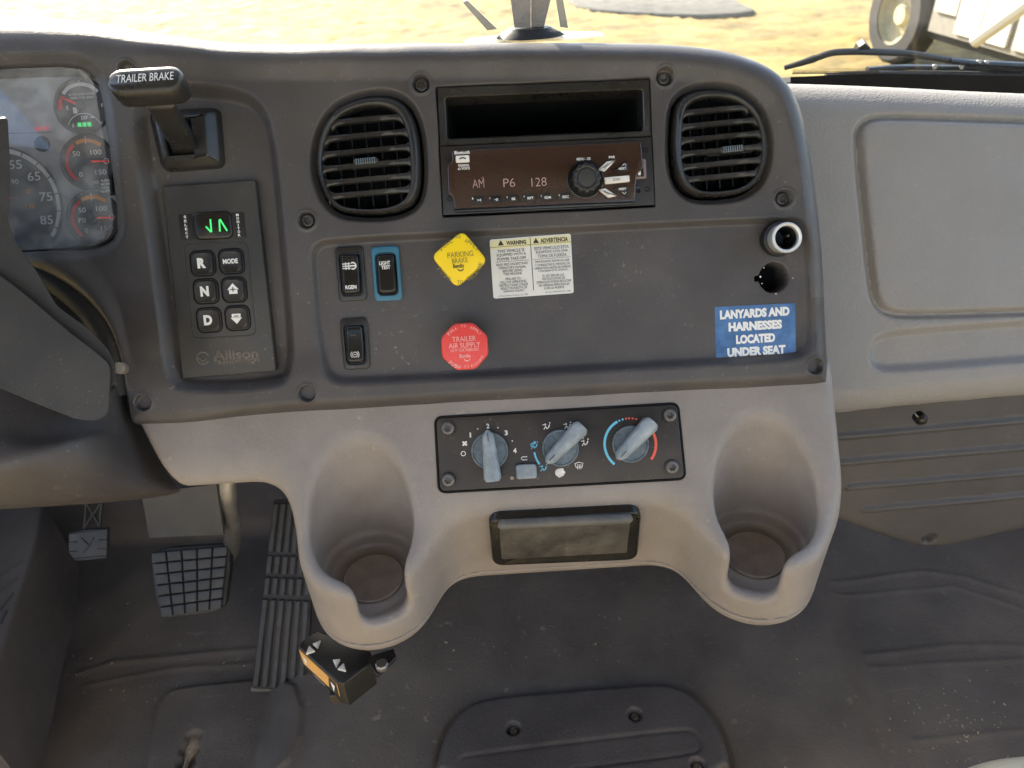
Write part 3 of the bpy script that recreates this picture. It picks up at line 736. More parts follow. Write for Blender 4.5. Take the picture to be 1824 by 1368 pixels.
def neighbour_truck():
    B = at_z(1572, 112, GZ); sx = Vector((.12, -.99, 0)).normalized(); ny = Vector((.99, .12, 0)).normalized()
    M = Matrix([[sx.x, ny.x, 0, B[0]], [sx.y, ny.y, 0, B[1]], [0, 0, 1, GZ], [0, 0, 0, 1]])
    root = empty('utility_truck', M, 'white utility truck parked outside the windshield on the right', 'truck')
    T = lambda mb, nm, m: mb.build(nm, m, root)
    Rx = Matrix.Translation((0, .14, .5)) @ Matrix.Rotation(pi/2, 4, 'X')          # the outer face of the wheel looks along -y
    w = T(MB().lathe([(.30, -.14), (.46, -.14), (.5, -.10), (.51, 0), (.5, .10), (.46, .14), (.30, .14)], n=40, cap1=False).xf(Rx), 'wheel', 'tyre')
    MB().lathe([(.31, .12), (.30, .05), (.22, .0), (.12, .02), (.1, .07), (.001, .07)], n=32).xf(Rx).build('rim', 'rim', w)
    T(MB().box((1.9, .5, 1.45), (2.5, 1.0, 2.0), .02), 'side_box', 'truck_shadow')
    T(MB().box((.88, -.012, 1.4), (.34, .03, 1.5), .01), 'recessed_door', 'truck_grey')
    T(MB().box((1.25, -.012, 1.4), (.34, .03, 1.8), .01), 'cabinet_door', 'truck_white')
    T(MB().box((1.63, -.012, 1.4), (.36, .03, 1.8), .01), 'cabinet_door', 'truck_white')
    T(MB().box((2.45, -.012, 1.4), (1.1, .03, 1.8), .01), 'panel', 'truck_grey')
    T(MB().box((-1.35, .5, 1.3), (1.2, 1.0, 1.2), .03), 'rear_box', 'truck_white')
    T(MB().box((0.0, .55, 1.6), (1.4, .9, .8), .02), 'wheel_arch', 'truck_white')
    T(MB().box((4.2, .5, 1.45), (2.0, 1.1, 2.1), .03), 'front_box', 'truck_white')
    T(MB().tube([(1.7, -.25, .55), (3.3, -.3, 1.75)], .06, 8), 'outrigger', 'truck_white')
    T(MB().box((2.35, -.032, 1.9), (.34, .008, .26), .002), 'warning_plate', 'paper')
    T(MB().box((2.35, -.040, 2.0), (.34, .006, .06), .001), 'warning_plate_header', 'red_print')
    for z in (1.0, 1.6):
        T(MB().box((1.72, -.04, z), (.06, .03, .14), .005), 'latch', 'tyre')
    T(MB().box((1.6, .4, .40), (3.4, .5, .12), .02), 'chassis_rail', 'tyre')
neighbour_truck()

# ================================================================== things on the panel
class Item:
    def __init__(s, name, label, cat, F, px, py, h=0.0, rot=0.0, group=None):
        s.F, s.h, s.rot = F, h, rot; s.c = F.uv(px, py, h)
        s.root = empty(name, F.mat(s.c[0], s.c[1], h, rot), label, cat, group)
    def L(s, px, py, h=None):
        """photo pixel -> local x,y on the plane at local height h"""
        q = s.F.uv(px, py, s.h+(h or 0)); x, y = q[0]-s.c[0], q[1]-s.c[1]; a, b = cos(-s.rot), sin(-s.rot)
        return (x*a-y*b, x*b+y*a)
    def P(s, pts, h=None): return [s.L(x, y, h) for x, y in pts]
def rotm(c, rot, pts): return [(c[0]+x*cos(rot)-y*sin(rot), c[1]+x*sin(rot)+y*cos(rot)) for x, y in pts]

# ------------------------------------------------------------------ air vents
def vent(name, label, outl, rows, tilt, tab, q0):
    cx = sum(p[0] for p in outl)/len(outl); cyy = sum(p[1] for p in outl)/len(outl)
    it = Item(name, label, 'air vent', PANEL, cx, cyy, -.004, 0, 'air vents beside the radio'); R = it.root
    P = chaikin(it.P(outl), 2); P = ccw(P); c = np.mean(P, 0)
    P = [tuple(c+(np.array(p)-c)*.985) for p in P]
    def sc(k): return [tuple(c+(np.array(p)-c)*k) for p in P]
    # bezel ring
    wv, hv = max(p[0] for p in P)-min(p[0] for p in P), max(p[1] for p in P)-min(p[1] for p in P); off = np.array([q0*wv, -.022*hv])
    opn = [tuple(c+off+(np.array(p)-c)*np.array([.84, .865])) for p in P]
    prof = [(0, -.02), (0, -.001), (.10, .003), (.30, .0062), (.55, .0074), (.8, .0068), (.95, .0052), (1.0, .0035), (1.02, -.006)]
    mb = MB(); mb.loft([[(x0*(1-k)+x1*k, y0_*(1-k)+y1_*k, z) for (x0, y0_), (x1, y1_) in zip(P, opn)] for k, z in prof], False, False); mb.build('bezel', 'satin_black', R, angle=50)
    inn = opn; xs = [p[0] for p in inn]; ys = [p[1] for p in inn]; y0, y1 = min(ys), max(ys)
    MB().flat(sc(.93), -.026).build('duct', 'void', R)
    # slats across, ends buried in the bezel
    n = len(rows)
    def span(yc):
        pts = []
        for i in range(len(inn)):
            (ax, ay), (bx, by) = inn[i], inn[(i+1) % len(inn)]
            fa, fb = ay-(yc+tilt*(ax-c[0])), by-(yc+tilt*(bx-c[0]))
            if (fa < 0) != (fb < 0): t = fa/(fa-fb); pts.append(ax+(bx-ax)*t)
        return min(pts), max(pts)
    for k in rows:
        yc = y1+(y0-y1)*k; a, b = span(yc); a -= .003; b += .003; mb = MB(); rings = []
        m = 14
        for i in range(m+1):
            x = a+(b-a)*i/m; e = 1-abs(2*i/m-1); bulge = .0035*sqrt(max(0, 1-(2*i/m-1)**2)); hh = .0023+.0045*max(0, 1-e*5.0)**2
            y = yc+tilt*(x-c[0]); z = .002+bulge
            rings.append([(x, y-hh, z-.004), (x, y-hh, z+.0008), (x, y-hh*.75, z+.0018), (x, y+hh*.75, z+.0018), (x, y+hh, z+.0008), (x, y+hh, z-.004)])
        mb.loft([[r[j] for j in range(6)] for r in rings]); mb.build('slat', 'satin_black', R, angle=60)
    # upright vanes behind
    for i in range(5):
        x = min(xs)+(max(xs)-min(xs))*(i+1)/6; mb = MB(); mb.box((x, (y0+y1)/2, -.014), (.0012, (y1-y0)*.92, .012)); o = mb.build('vane', 'vane', R); o.rotation_euler.z = atan2(tilt, 1)
    # thumb tab
    tc = it.L(*tab); mb = MB()
    mb.prism(rotm(tc, atan2(tilt, 1), rrect((0, 0), .0215, .0062, .0028)), -.004, .0085, .002); t = mb.build('thumb_tab', 'satin_black', R)
    for i in range(9):
        o = MB().prism(rotm((tc[0]+(i-4)*.0019, tc[1]+tilt*(i-4)*.0019), atan2(tilt, 1), rrect((0, 0), .0008, .0052, .0003, 2)), .008, .0094, .0003, 1).build('ridge', 'knob_disc', t)
    mb = MB(); mb.prism(rotm((tc[0], tc[1]-.001), atan2(tilt, 1), rrect((0, 0), .04, .0045, .001, 2)), -.007, .001, .0005, 1); mb.build('tab_track', 'satin_black', R)
VT = atan2(.045, 1)
vent('air_vent', 'oval black louvred air vent left of the radio', VL, [.125, .275, .425, .565, .705, .84], -.033*0+.036, (654, 290), -.022)
vent('air_vent', 'oval black louvred air vent right of the radio', VR, [.13, .275, .42, .565, .705, .845], .040, (1300, 268.5), .012)

# ------------------------------------------------------------------ storage cubby above the radio
it = Item('storage_cubby', 'empty black storage cubby in the dash above the radio', 'cubby', PANEL, 968, 205, -.002); R = it.root
o1 = ccw(round_poly(it.P([(779, 157), (1156, 142), (1159, 243), (784, 261)]), .0012)); i1 = ccw(round_poly(it.P([(793, 174), (1144, 160), (1146, 234), (797, 248)]), .003))
mb = MB(); mb.loft([[(x, y, z) for x, y in q] for q, z in ((o1, -.02), (o1, .001), (inset(o1, .0008), .0018), (inset(i1, -.0010), .0018), (i1, .0008), (i1, -.026))], False, False); mb.build('frame', 'satin_black', R, angle=40)
mb = MB(); mb.loft([[(x, y, -.0262) for x, y in i1], [(x*.97, y*.92, -.15) for x, y in i1]], False, True); mb.build('tray', 'vane', R)
# ------------------------------------------------------------------ radio
it = Item('car_radio', 'black car radio with orange tinted display and rotary knob', 'radio', PANEL, 975, 314, -.002); R = it.root; L = it.L
rb = ccw(it.P([(784, 262), (1159, 245), (1165, 366), (790, 384)]))
MB().prism(rb, -.024, .003, .001, 2).build('body', 'radio_body', R)
fp = ccw(round_poly(it.P([(804, 268), (1142, 252), (1146, 300), (1134, 312), (1130, 361), (811, 375), (806, 350), (798, 345), (797, 296), (806, 286)], .005), .002))
MB().prism(fp, .002, .0058, .0012, 3).build('display_glass', 'radio_face', R)
lip = ccw(round_poly(it.P([(808, 372), (1130, 358), (1131, 365), (811, 379)], .005), .001)); MB().prism(lip, .001, .0066, .0012).build('lower_trim', 'black_gloss', R)
Z = .0061
for body, x, y, w, h in [('AM', 852, 327, 21, 15), ('P6', 907, 325.5, 21, 15), ('128', 960, 324, 27, 15), ('o', 860, 317, 4, 4)]:
    s = .00047
    mb = MB(); put_text(mb, body, L(x, y, Z), w*s, h*s, 0, Z, -.012); mb.build('display_text', 'lcd_pink', R)
for body, x, y, w, h in [('Bluetooth', 823, 271.5, 27, 6), ('PAIRING', 826, 294.5, 19, 4.4), ('x2 VOICE', 826, 300, 22, 4.4), ('MENU - OK', 1040, 283, 26, 5), ('PWR', 1090, 280, 11, 4.6)]:
    mb = MB(); put_text(mb, body, L(x, y, Z), w*.00047, h*.00047, 0, Z, .02); mb.build('lettering', 'white_print', R)
b = MB().prism(rrect(L(824, 283.5, Z), .0115, .0058, .001), .005, .0078, .0006).build('phone_button', 'button_white', R)
c = L(824, 283.5, .008); MB().arc((c[0], c[1]-.003), .0042, 50, 130, .0012, .0079, 8).build('phone_mark', 'dark_print', b)
for i, (x, y, t) in enumerate([(851, 356, '>I'), (881.5, 355, '-o'), (912, 353.7, 'BB'), (942.5, 352.3, 'RPT'), (973, 351.3, 'RDM'), (1005, 350, 'ESC')]):
    c = L(x, y, .007); b = MB().prism(rotm(c, .0, [(-.0058, -.0028), (.0054 if i < 5 else .0068, -.0028), (.0054, .0028), (-.0052, .0028)]), .004, .0078, .0006).build('preset_button', 'black', R)
    mb = MB(); put_text(mb, str(i+1), (c[0]-.0042, c[1]+.0012), .0009, .0016, 0, .008, .01); put_text(mb, t, (c[0]+.0012, c[1]-.0004), .0052 if len(t) > 2 else .003, .0021, 0, .008, .02); mb.build('lettering', 'white_print', b)
c = L(1043, 319, .008)
MB().lathe([(.0158, .004), (.0158, .0068), (.0150, .0072), (.0138, .0066)], c, 40, False, True).build('knob_well', 'black_gloss', R)
rings = []
for rr, z in ((.0118, .006), (.0118, .0150), (.0112, .0168), (.0095, .0176), (.0085, .0172), (.0080, .0166)):
    rings.append([(c[0]+rr*(1+(.05*cos(12*a) if rr > .011 else 0))*cos(a), c[1]+rr*(1+(.05*cos(12*a) if rr > .011 else 0))*sin(a), z) for a in np.linspace(0, 2*pi, 97)[:-1]])
mb = MB(); mb.loft(rings, False, True); k = mb.build('volume_knob', 'satin_black', R, angle=50)
MB().lathe([(.0078, .0165), (.0072, .0172), (.004, .0175)], c, 32).build('knob_cap', 'keypad', k)
WB = [('SRC', [(1064, 303), (1081, 287.5), (1097, 285.5), (1077, 305.5)], (1080, 296), .75), ('SCAN', [(1076, 316), (1121, 312), (1122, 323.5), (1078, 328)], (1098, 319.5), .05), ('DISP', [(1066, 338), (1078, 335), (1099, 349), (1084, 352)], (1081, 344), -.6)]
for t, q, tc, ro in WB:
    b = MB().prism(ccw(round_poly(it.P(q, .008), .001)), .004, .0086, .0008).build('button', 'button_white', R); mb = MB(); put_text(mb, t, L(*tc, .0088), .0058, .0021, ro, .0089, .0); mb.build('lettering', 'dark_print', b)
for t, q, tc in [('NEXT', [(1093, 303), (1118, 286), (1119, 305)], (1109, 300)), ('PREV', [(1092, 334), (1119, 331), (1119, 352)], (1109, 336.5))]:
    b = MB().prism(ccw(round_poly(it.P(q, .008), .001)), .004, .0082, .0008).build('button', 'black', R); mb = MB(); put_text(mb, t, L(*tc, .0084), .0062, .002, .04, .0085, .015)
    a = L(1112, 293 if t == 'NEXT' else 344, .0084); sg = 1 if t == 'NEXT' else -1; mb.strip([(a[0]-.0016, a[1]-.0008*sg), (a[0], a[1]+.0008*sg), (a[0]+.0016, a[1]-.0008*sg)], .0005, .0085); mb.build('lettering', 'white_print', b)
c = L(1140, 301, .004); u = MB().prism(rrect(c, .0105, .0165, .0012), .001, .0046, .0008).build('usb_port', 'usb', R)
mb = MB(); mb.prism(rrect(c, .0056, .0125, .0004), .003, .0048); mb.build('slot', 'void', u); MB().prism(rrect((c[0]-.0008, c[1]), .0022, .0105, .0003), .004, .0052).build('tongue', 'button_white', u)
c = L(1136, 339, .004); MB().lathe([(.0034, .002), (.0034, .0048), (.0028, .0052), (.0018, .005), (.0017, .001)], c, 20).build('aux_jack', 'black_gloss', R)
for q in [(798, 282), (801, 354), (1150.5, 267), (1153.5, 337)]:
    c = L(*q, .003); MB().lathe([(.0022, .0031), (.0018, .0034), (.0014, .0032), (.0013, .0006)], c, 14).build('fixing_hole', 'void', R)

# ------------------------------------------------------------------ rocker switches
def rocker(name, label, px, py, bez, w, h):
    it = Item(name, label, 'switch', PANEL, px, py, -.0065, 0, 'rocker switches on the dash'); R = it.root
    o = ccw(rrect((0, 0), w, h, .0035)); i = ccw(rrect((0, -.0004), w*.74, h*.78, .0042))
    mb = MB(); mb.loft([[(x, y, z) for x, y in q] for q, z in ((o, -.003), (o, .002), (inset(o, .0006), .0027), (inset(o, .0012), .003), (inset(i, -.0006), .003), (i, .0022), (i, -.005))], False, False); mb.build('bezel', bez, R, angle=40)
    MB().flat(inset(i, -.0002), -.0018).build('well', 'void', R)
    # rocker with concave face: higher at the bottom end
    a, b = w*.355, h*.378; nx, ny = 10, 18; vs = []; fs = []
    for j in range(ny+1):
        for k in range(nx+1):
            s, t = 2*k/nx-1, 2*j/ny-1
            e = (1-max(abs(s), 0)**10)*(1-abs(t)**14); wb = 1-.10*(.5-.5*t)**2*0
            x = a*s*(1-.06*t*t)*(1+.02*t); y = b*t*(1-.05*s*s)
            z = -.001+(.0062+.0016*t*t-.0012*t-.0007*(1-s*s))*max(0, e)**.35
            vs.append((x, y-.0004, z)); 
    for j in range(ny):
        for k in range(nx): q = j*(nx+1)+k; fs.append((q, q+1, q+nx+2, q+nx+1))
    rk = MB().add(vs, fs).build('rocker', 'black_gloss', R, angle=80)
    return it, rk, lambda t, x=0.0: .0062+.0016*t*t-.0012*t-.001+.0002
w, h = .0240, .0468
it, rk, zz = rocker('rocker_switch', 'black rocker switch reading RGEN in a dark bezel', 626, 488, 'satin_black', w, h)
mb = MB(); put_text(mb, 'RGEN', (0, -.0115), .0096, .0034, 0, .0072, .03)
for k, y in enumerate((.0085, .0066, .0047)): mb.strip([(-.006, y), (.001, y)], .0008, .0066)
mb.arc((.003, .0066), .0027, -120, 120, .0011, .0066, 12); mb.strip([(-.004, .0066), (.006, .0066)], .0012, .0066)
for x in (-.003, -.0005): mb.strip([(x, .0098), (x, .0034)], .0007, .0066)
mb.build('marking', 'white_print', rk)
it, rk, zz = rocker('rocker_switch', 'black rocker switch reading LIGHT TEST in a blue bezel', 689.5, 487.5, 'blue_bezel', w, h)
mb = MB(); put_text(mb, 'LIGHT', (-.0004, .0089), .0092, .0032, 0, .0068, .03); put_text(mb, 'TEST', (.0002, .0052), .0078, .0032, 0, .0068, .03); mb.build('marking', 'white_print', rk)
it, rk, zz = rocker('rocker_switch', 'black rocker switch with small round brake symbol below the RGEN switch', 633.5, 612, 'satin_black', w*.97, h*.96)
mb = MB(); mb.arc((0, -.0092), .0022, 0, 360, .0006, .0072, 20); mb.arc((0, -.0092), .0035, 130, 230, .0006, .0072, 10); mb.arc((0, -.0092), .0035, -50, 50, .0006, .0072, 10); mb.strip([(-.0012, -.0092), (.0012, -.0092)], .0007, .0072)
mb.build('marking', 'worn_print', rk); mb = MB(); mb.flat(rrect((0, .0078), .0058, .0016, .0003, 2), .0072); mb.build('indicator_window', 'keypad', rk)

# ------------------------------------------------------------------ push-pull valves
KH = .024
it = Item('parking_brake_valve', 'yellow diamond shaped parking brake knob', 'knob', PANEL, 818, 462, KH); R = it.root
dm = ccw(round_poly(it.P([(824, 410.5), (868.5, 464), (812.5, 513), (768, 456)]), .006, 6))
MB().prism(dm, -.010, .0, .0022, 4).build('knob', 'yellow', R); K = R.children[0]
MB().lathe([(.007, -.032), (.007, -.005)], n=20).build('stem', 'satin_black', R)
mb = MB(); put_text(mb, 'PARKING', it.L(820, 453), .0215, .0046, .035, .0003, .005); put_text(mb, 'BRAKE', it.L(819, 464), .0130, .0040, .035, .0003, .005)
arc_text(mb, 'PULL', (0, -.001), .0172, 127, 34, .0030, .0003); arc_text(mb, 'TO', (0, 0), .0185, 90, 8, .0030, .0003); arc_text(mb, 'APPLY', (0, -.001), .0172, 48, 38, .0030, .0003)
arc_text(mb, 'PUSH', (0, .0005), .0182, 222, 34, .0030, .0003, True); arc_text(mb, 'TO', (0, 0), .0188, 268, 8, .0030, .0003, True); arc_text(mb, 'RELEASE', (0, .0005), .0182, 318, 50, .0030, .0003, True)
mb.build('lettering', 'worn_dark', K)
mb = MB(); c = it.L(817, 473.5); put_text(mb, 'Bendix', c, .0092, .0034, .035, .0004, .02); mb.arc((c[0]+.0015, c[1]-.0016), .0026, 200, 340, .0008, .0004, 8); mb.build('maker_mark', 'dark_print', K)
it = Item('trailer_air_valve', 'red octagonal trailer air supply knob', 'knob', PANEL, 827.5, 617.5, KH); R = it.root
oc = ccw(round_poly([(.0212*cos(radians(22.5+45*i)), .0212*sin(radians(22.5+45*i))) for i in range(8)], .0032, 4))
MB().prism(oc, -.010, .0, .0022, 4).build('knob', 'red', R); K = R.children[0]
MB().lathe([(.007, -.032), (.007, -.005)], n=20).build('stem', 'satin_black', R)
mb = MB(); put_text(mb, 'TRAILER', (0, .0066), .0200, .0042, .0, .0003, .0); put_text(mb, 'AIR SUPPLY', (0, .0013), .0265, .0043, .0, .0003, .0); put_text(mb, 'NOT FOR PARKING', (0, -.0028), .0235, .0026, .0, .0003, .0)
put_text(mb, 'Bendix', (0, -.0077), .0092, .0032, .0, .0003, .015); mb.arc((.0015, -.0095), .0026, 200, 340, .0007, .0003, 8)
arc_text(mb, 'PULL', (0, 0), .0170, 124, 26, .0024, .0003); arc_text(mb, 'TO', (0, 0), .0174, 90, 8, .0022, .0003); arc_text(mb, 'APPLY', (0, 0), .0170, 52, 30, .0022, .0003)
arc_text(mb, 'PUSH', (0, 0), .0178, 238, 26, .0030, .0003, True, .03); arc_text(mb, 'TO', (0, 0), .0170, 272, 8, .0022, .0003, True); arc_text(mb, 'EVACUATE', (0, 0), .0172, 308, 40, .0020, .0003, True)
mb.build('lettering', 'worn_red', K)

# ------------------------------------------------------------------ stickers
it = Item('warning_label', 'white bilingual warning label with pale yellow header', 'label', PANEL, 947, 474, -.0063); R = it.root
wp = ccw(round_poly(it.P([(872, 427), (1016.6, 416), (1022, 522), (879, 532)]), .0022)); MB().prism(wp, -.0003, .0003).build('paper', 'paper', R); K = R.children[0]
s = .00048
hd = it.P([(872.6, 428.5), (1016.4, 417.5), (1017.5, 435), (873.6, 446)]); MB().flat(ccw(inset(ccw(hd), .0006)), .0005).build('header', 'paper_yellow', K)
mb = MB(); Lc = it.L
for x, y in ((892, 433), (954.5, 428.8)):
    c = Lc(x, y); mb.flat([(c[0]-.0026, c[1]-.0021), (c[0]+.0026, c[1]-.0021), (c[0], c[1]+.0024)], .0007)
def T(body, x, y, w, h, bold=.02): put_text(mb, body, Lc(x, y), w*s, h*s, .012, .0007, bold)
T('WARNING', 919.5, 432, 36, 7.5, .04); T('ADVERTENCIA', 987, 427.3, 50, 8, .035)
a, b2 = Lc(944.3, 423), Lc(950.5, 517); mb.strip([a, b2], .0005, .0007); mb.strip([Lc(873.5, 441), Lc(1017, 430.5)], .0003, .0007)
mb.strip([Lc(883, 467.3), Lc(943, 463)], .00025, .0007); mb.strip([Lc(950, 462.5), Lc(1016, 457.5)], .00025, .0007)
for t, x, y, w, h in [('THIS VEHICLE IS', 910, 446.5, 48, 5.4), ('EQUIPPED WITH A', 911, 453.5, 53, 5.4), ('POWER TAKE-OFF', 911.5, 460.5, 52, 5.4), ('READ AND UNDERSTAND', 912, 470.3, 57, 4.4), ("OPERATOR'S MANUAL", 912.5, 476.2, 50, 4.4), ('BEFORE USING', 913, 482, 35, 4.4), ('THIS MACHINE.', 913.5, 487.5, 35, 4.4),
                      ('FAILURE TO', 914, 496.5, 27, 4.4), ('FOLLOW OPERATING', 914.5, 502, 47, 4.4), ('INSTRUCTIONS COULD', 915, 507.5, 52, 4.4), ('RESULT IN DEATH OR', 915.5, 513, 48, 4.4), ('SERIOUS INJURY.', 916, 518.6, 39, 4.4),
                      ('ESTE VEHICULO ESTA', 982.5, 441, 62, 5.4), ('EQUIPADO CON UNA', 983, 448, 58, 5.4), ('TOMA DE FUERZA', 983.5, 455, 52, 5.4), ('IMPORTANTE, FAVOR DE LEER', 984, 465, 62, 4.2), ('Y CONSULTAR EL MANUAL DE', 984, 470.7, 63, 4.2), ('OPERACION ANTES DE OPERAR', 984.5, 476.5, 66, 4.2), ('Y MANEJAR ESTA UNIDAD.', 985, 482, 55, 4.2),
                      ('EL NO SEGUIR LAS', 985.5, 490.3, 39, 4.2), ('INSTRUCCIONES DE', 986, 495.8, 41, 4.2), ('OPERACION PUEDA RESULTAR', 986.5, 501.3, 63, 4.2), ('EN HERIDAS PERSONALES', 987, 507, 56, 4.2), ('O EN LA MUERTE.', 987.5, 512.5, 37, 4.2)]:
    T(t, x, y, w, h, .0)
T('© Muncie Power Products, Inc. 2008', 914, 526, 54, 3.2, -.005); T('Part No. WARN002 (Rev. 9-08)', 994, 519.5, 46, 3.2, -.005)
mb.build('lettering', 'dark_print', K)

it = Item('lanyard_sticker', 'crinkled blue sticker about lanyards and harnesses under the seat', 'sticker', PANEL, 1345, 590, -.0063); R = it.root
q = it.P([(1273, 547), (1345, 543.2), (1416, 540), (1416.8, 586), (1417.6, 632), (1345, 636.5), (1275, 641), (1274, 594)]); MB().prism(q, -.0003, .0003).build('film', 'blue_sticker', R); K = R.children[0]
mb = MB(); s = .00049
for t, x, y, w, h in [('LANYARDS AND', 1344, 557.5, 126, 16.5), ('HARNESSES', 1345, 580, 97, 16.5), ('LOCATED', 1345.5, 603, 71, 16.5), ('UNDER SEAT', 1347, 625, 106, 16.5)]:
    put_text(mb, t, it.L(x, y), w*s, h*s, .0, .0006, .06)
mb.build('lettering', 'white_print', K)

# ------------------------------------------------------------------ power socket and empty hole
it = Item('power_socket', 'silver rimmed power socket barrel sticking out of the dash', 'socket', PANEL, 1384, 427, -.006); R = it.root
MB().lathe([(.0145, -.004), (.0150, .004), (.0146, .0085), (.0128, .010), (.0124, .010)], n=36, cap1=False).build('collar', 'black', R)
MB().lathe([(.0122, -.01), (.0122, .0200), (.0129, .0212), (.0129, .0226), (.0122, .0236), (.0110, .0236), (.0101, .0228), (.0098, .021), (.0096, -.016)], n=40, cap1=False).build('barrel', 'chrome', R)
MB().lathe([(.0095, .019), (.0092, -.010), (.0001, -.012)], n=28).build('liner', 'key', R)
for a in (0, 120, 240): MB().box((.0072*cos(radians(a+20)), .0072*sin(radians(a+20)), .004), (.002, .002, .010), .0006).build('contact_spring', 'steel_worn', R)
it = Item('cracked_paint', 'chipped pale rim around the empty socket hole under the power socket', 'paint chips', PANEL, *HOLE, -.0064); R = it.root
MB().lathe([(.0138, -.004), (.0138, -.03), (.0001, -.031)], n=24).build('recess', 'void', R)
for i in range(6):
    a = random.choice([random.uniform(140, 200), random.uniform(-40, 60), random.uniform(220, 300)]); rr = .0138+random.random()*.0012; k = .0004+random.random()*.0007
    c = (rr*cos(radians(a)), rr*sin(radians(a))); MB().prism([(c[0]+k*(.6+.8*random.random())*cos(t), c[1]+k*(.6+.8*random.random())*sin(t)) for t in np.linspace(0, 2*pi, 7)[:-1]], -.0003, .0005).build('chip', 'worn_print', R)

# ------------------------------------------------------------------ gear selector keypad
SH = -.014
it = Item('gear_selector', 'black push button gear selector with green display', 'gear selector', PANEL, 389, 497, SH); R = it.root; TOP = .0085
pl = ccw(it.P([(288, 332), (454, 320), (491.5, 661), (324, 675)], TOP)); MB().prism(round_poly(pl, .002), -.002, TOP, .0014).build('housing', 'keypad', R)
L = lambda x, y: it.L(x, y, TOP)
fr = round_poly(ccw([L(327, 435), L(440, 431), L(456, 597), L(343, 604)]), .006, 5); mb = MB(); mb.tube([(x, y, TOP) for x, y in fr+[fr[0]]], .0006, 6, False); mb.build('key_border', 'keypad', R)
def keyb(x, y, t):
    c = L(x, y); e = ccw(rrect(c, .0222, .0222, .006, 5)); mb = MB(); mb.loft([[(p[0], p[1], z) for p in q] for q, z in ((inset(e, -.0005), TOP-.0004), (inset(e, .0002), TOP+.0006), (inset(e, .0009), TOP+.0003), (inset(e, .0012), TOP-.0015))], False, False); rim = mb
    k = MB(); i2 = inset(e, .0017); cc = np.mean(i2, 0); rings = [(1, -.001), (1, .0012), (.97, .0026), (.9, .0034), (.75, .0030), (.5, .0026), (.2, .0025)]
    MBk = MB(); MBk.loft([[(cc[0]+(p[0]-cc[0])*s_, cc[1]+(p[1]-cc[1])*s_, TOP+z) for p in i2] for s_, z in rings], False, True); o = MBk.build('key', 'key', R, angle=60)
    rim.build('key_rim', 'void', o); zt_ = TOP+.0030; m = MB()
    if t == 'up': m.flat([(c[0]-.005, c[1]+.0), (c[0]+.005, c[1]+.0), (c[0], c[1]+.0055)], zt_+.0004); m.flat([(c[0]-.0036, c[1]-.0036), (c[0]+.0036, c[1]-.0036), (c[0]+.0036, c[1]-.0002), (c[0]-.0036, c[1]-.0002)], zt_+.0004)
    elif t == 'down': m.flat([(c[0]-.005, c[1]+.0005), (c[0]+.005, c[1]+.0005), (c[0], c[1]-.005)], zt_+.0004); m.flat([(c[0]-.0038, c[1]+.0038), (c[0]+.0038, c[1]+.0038), (c[0]+.0038, c[1]+.0008), (c[0]-.0038, c[1]+.0008)], zt_+.0004)
    elif t == 'MODE': put_text(m, t, c, .0128, .0042, 0, zt_+.0004, .04)
    else: put_text(m, t, c, .0074, .0088, 0, zt_+.0004, .06)
    m.build('lettering', 'white_print', o)
    if t in ('up', 'down'):
        m = MB(); yq = c[1]+(.0002 if t == 'up' else .0018); m.strip([(c[0]-.002, yq), (c[0]+.002, yq)], .0008, zt_+.0007)
        if t == 'up': m.strip([(c[0], yq-.002), (c[0], yq+.002)], .0008, zt_+.0007)
        m.build('sign', 'dark_print', o)
for x, y, t in [(361.6, 469, 'R'), (412.7, 465.6, 'MODE'), (367, 519, 'N'), (417.5, 516, 'up'), (373, 570, 'D'), (423.5, 566.5, 'down')]: keyb(x, y, t)
c = L(380, 402); e = ccw(rrect(c, .0325, .0235, .005, 6)); b = MB().prism(e, TOP-.001, TOP+.0028, .0022).build('display_window', 'black_gloss', R)
mb = MB(); zd = TOP+.0031
for pts in ([(377, 391), (379, 414)], [(378.5, 414), (369, 404)], [(393, 392), (394, 413)], [(394, 391), (407, 412)]): mb.strip([L(*q) for q in pts], .0014, zd)
mb.build('display_digits', 'green_lit', b)
for t, x, y in (('SELECT', 332, 404.5), ('MONITOR', 425, 401)):
    c = L(x, y); d = MB().prism(rrect(c, .0112, .0215, .0008, 2), TOP-.001, TOP+.0006, .0003).build('name_plate', 'black', R); mb = MB()
    for i, ch in enumerate(t): put_text(mb, ch, (c[0], c[1]+.0085-.017*i/(len(t)-1)), .0006 if ch == 'I' else .0021, .0022, 0, TOP+.0008, .03)
    mb.build('lettering', 'white_print', d)
mb = MB(); c = L(362, 638); mb.arc(c, .0052, 20, 330, .0011, TOP+.0004, 20); mb.arc((c[0], c[1]-.0002), .0024, 180, 360, .0009, TOP+.0004, 10); mb.strip([(c[0]-.006, c[1]), (c[0]-.003, c[1])], .0008, TOP+.0004)
put_text(mb, 'Allison', L(420, 631), .0395, .0088, .0, TOP+.0004, .03); put_text(mb, 'TRANSMISSION', L(422, 643.5), .0400, .0036, .0, TOP+.0004, .03); mb.build('maker_mark', 'worn_emboss' if 'worn_emboss' in MATS else 'keypad', R)

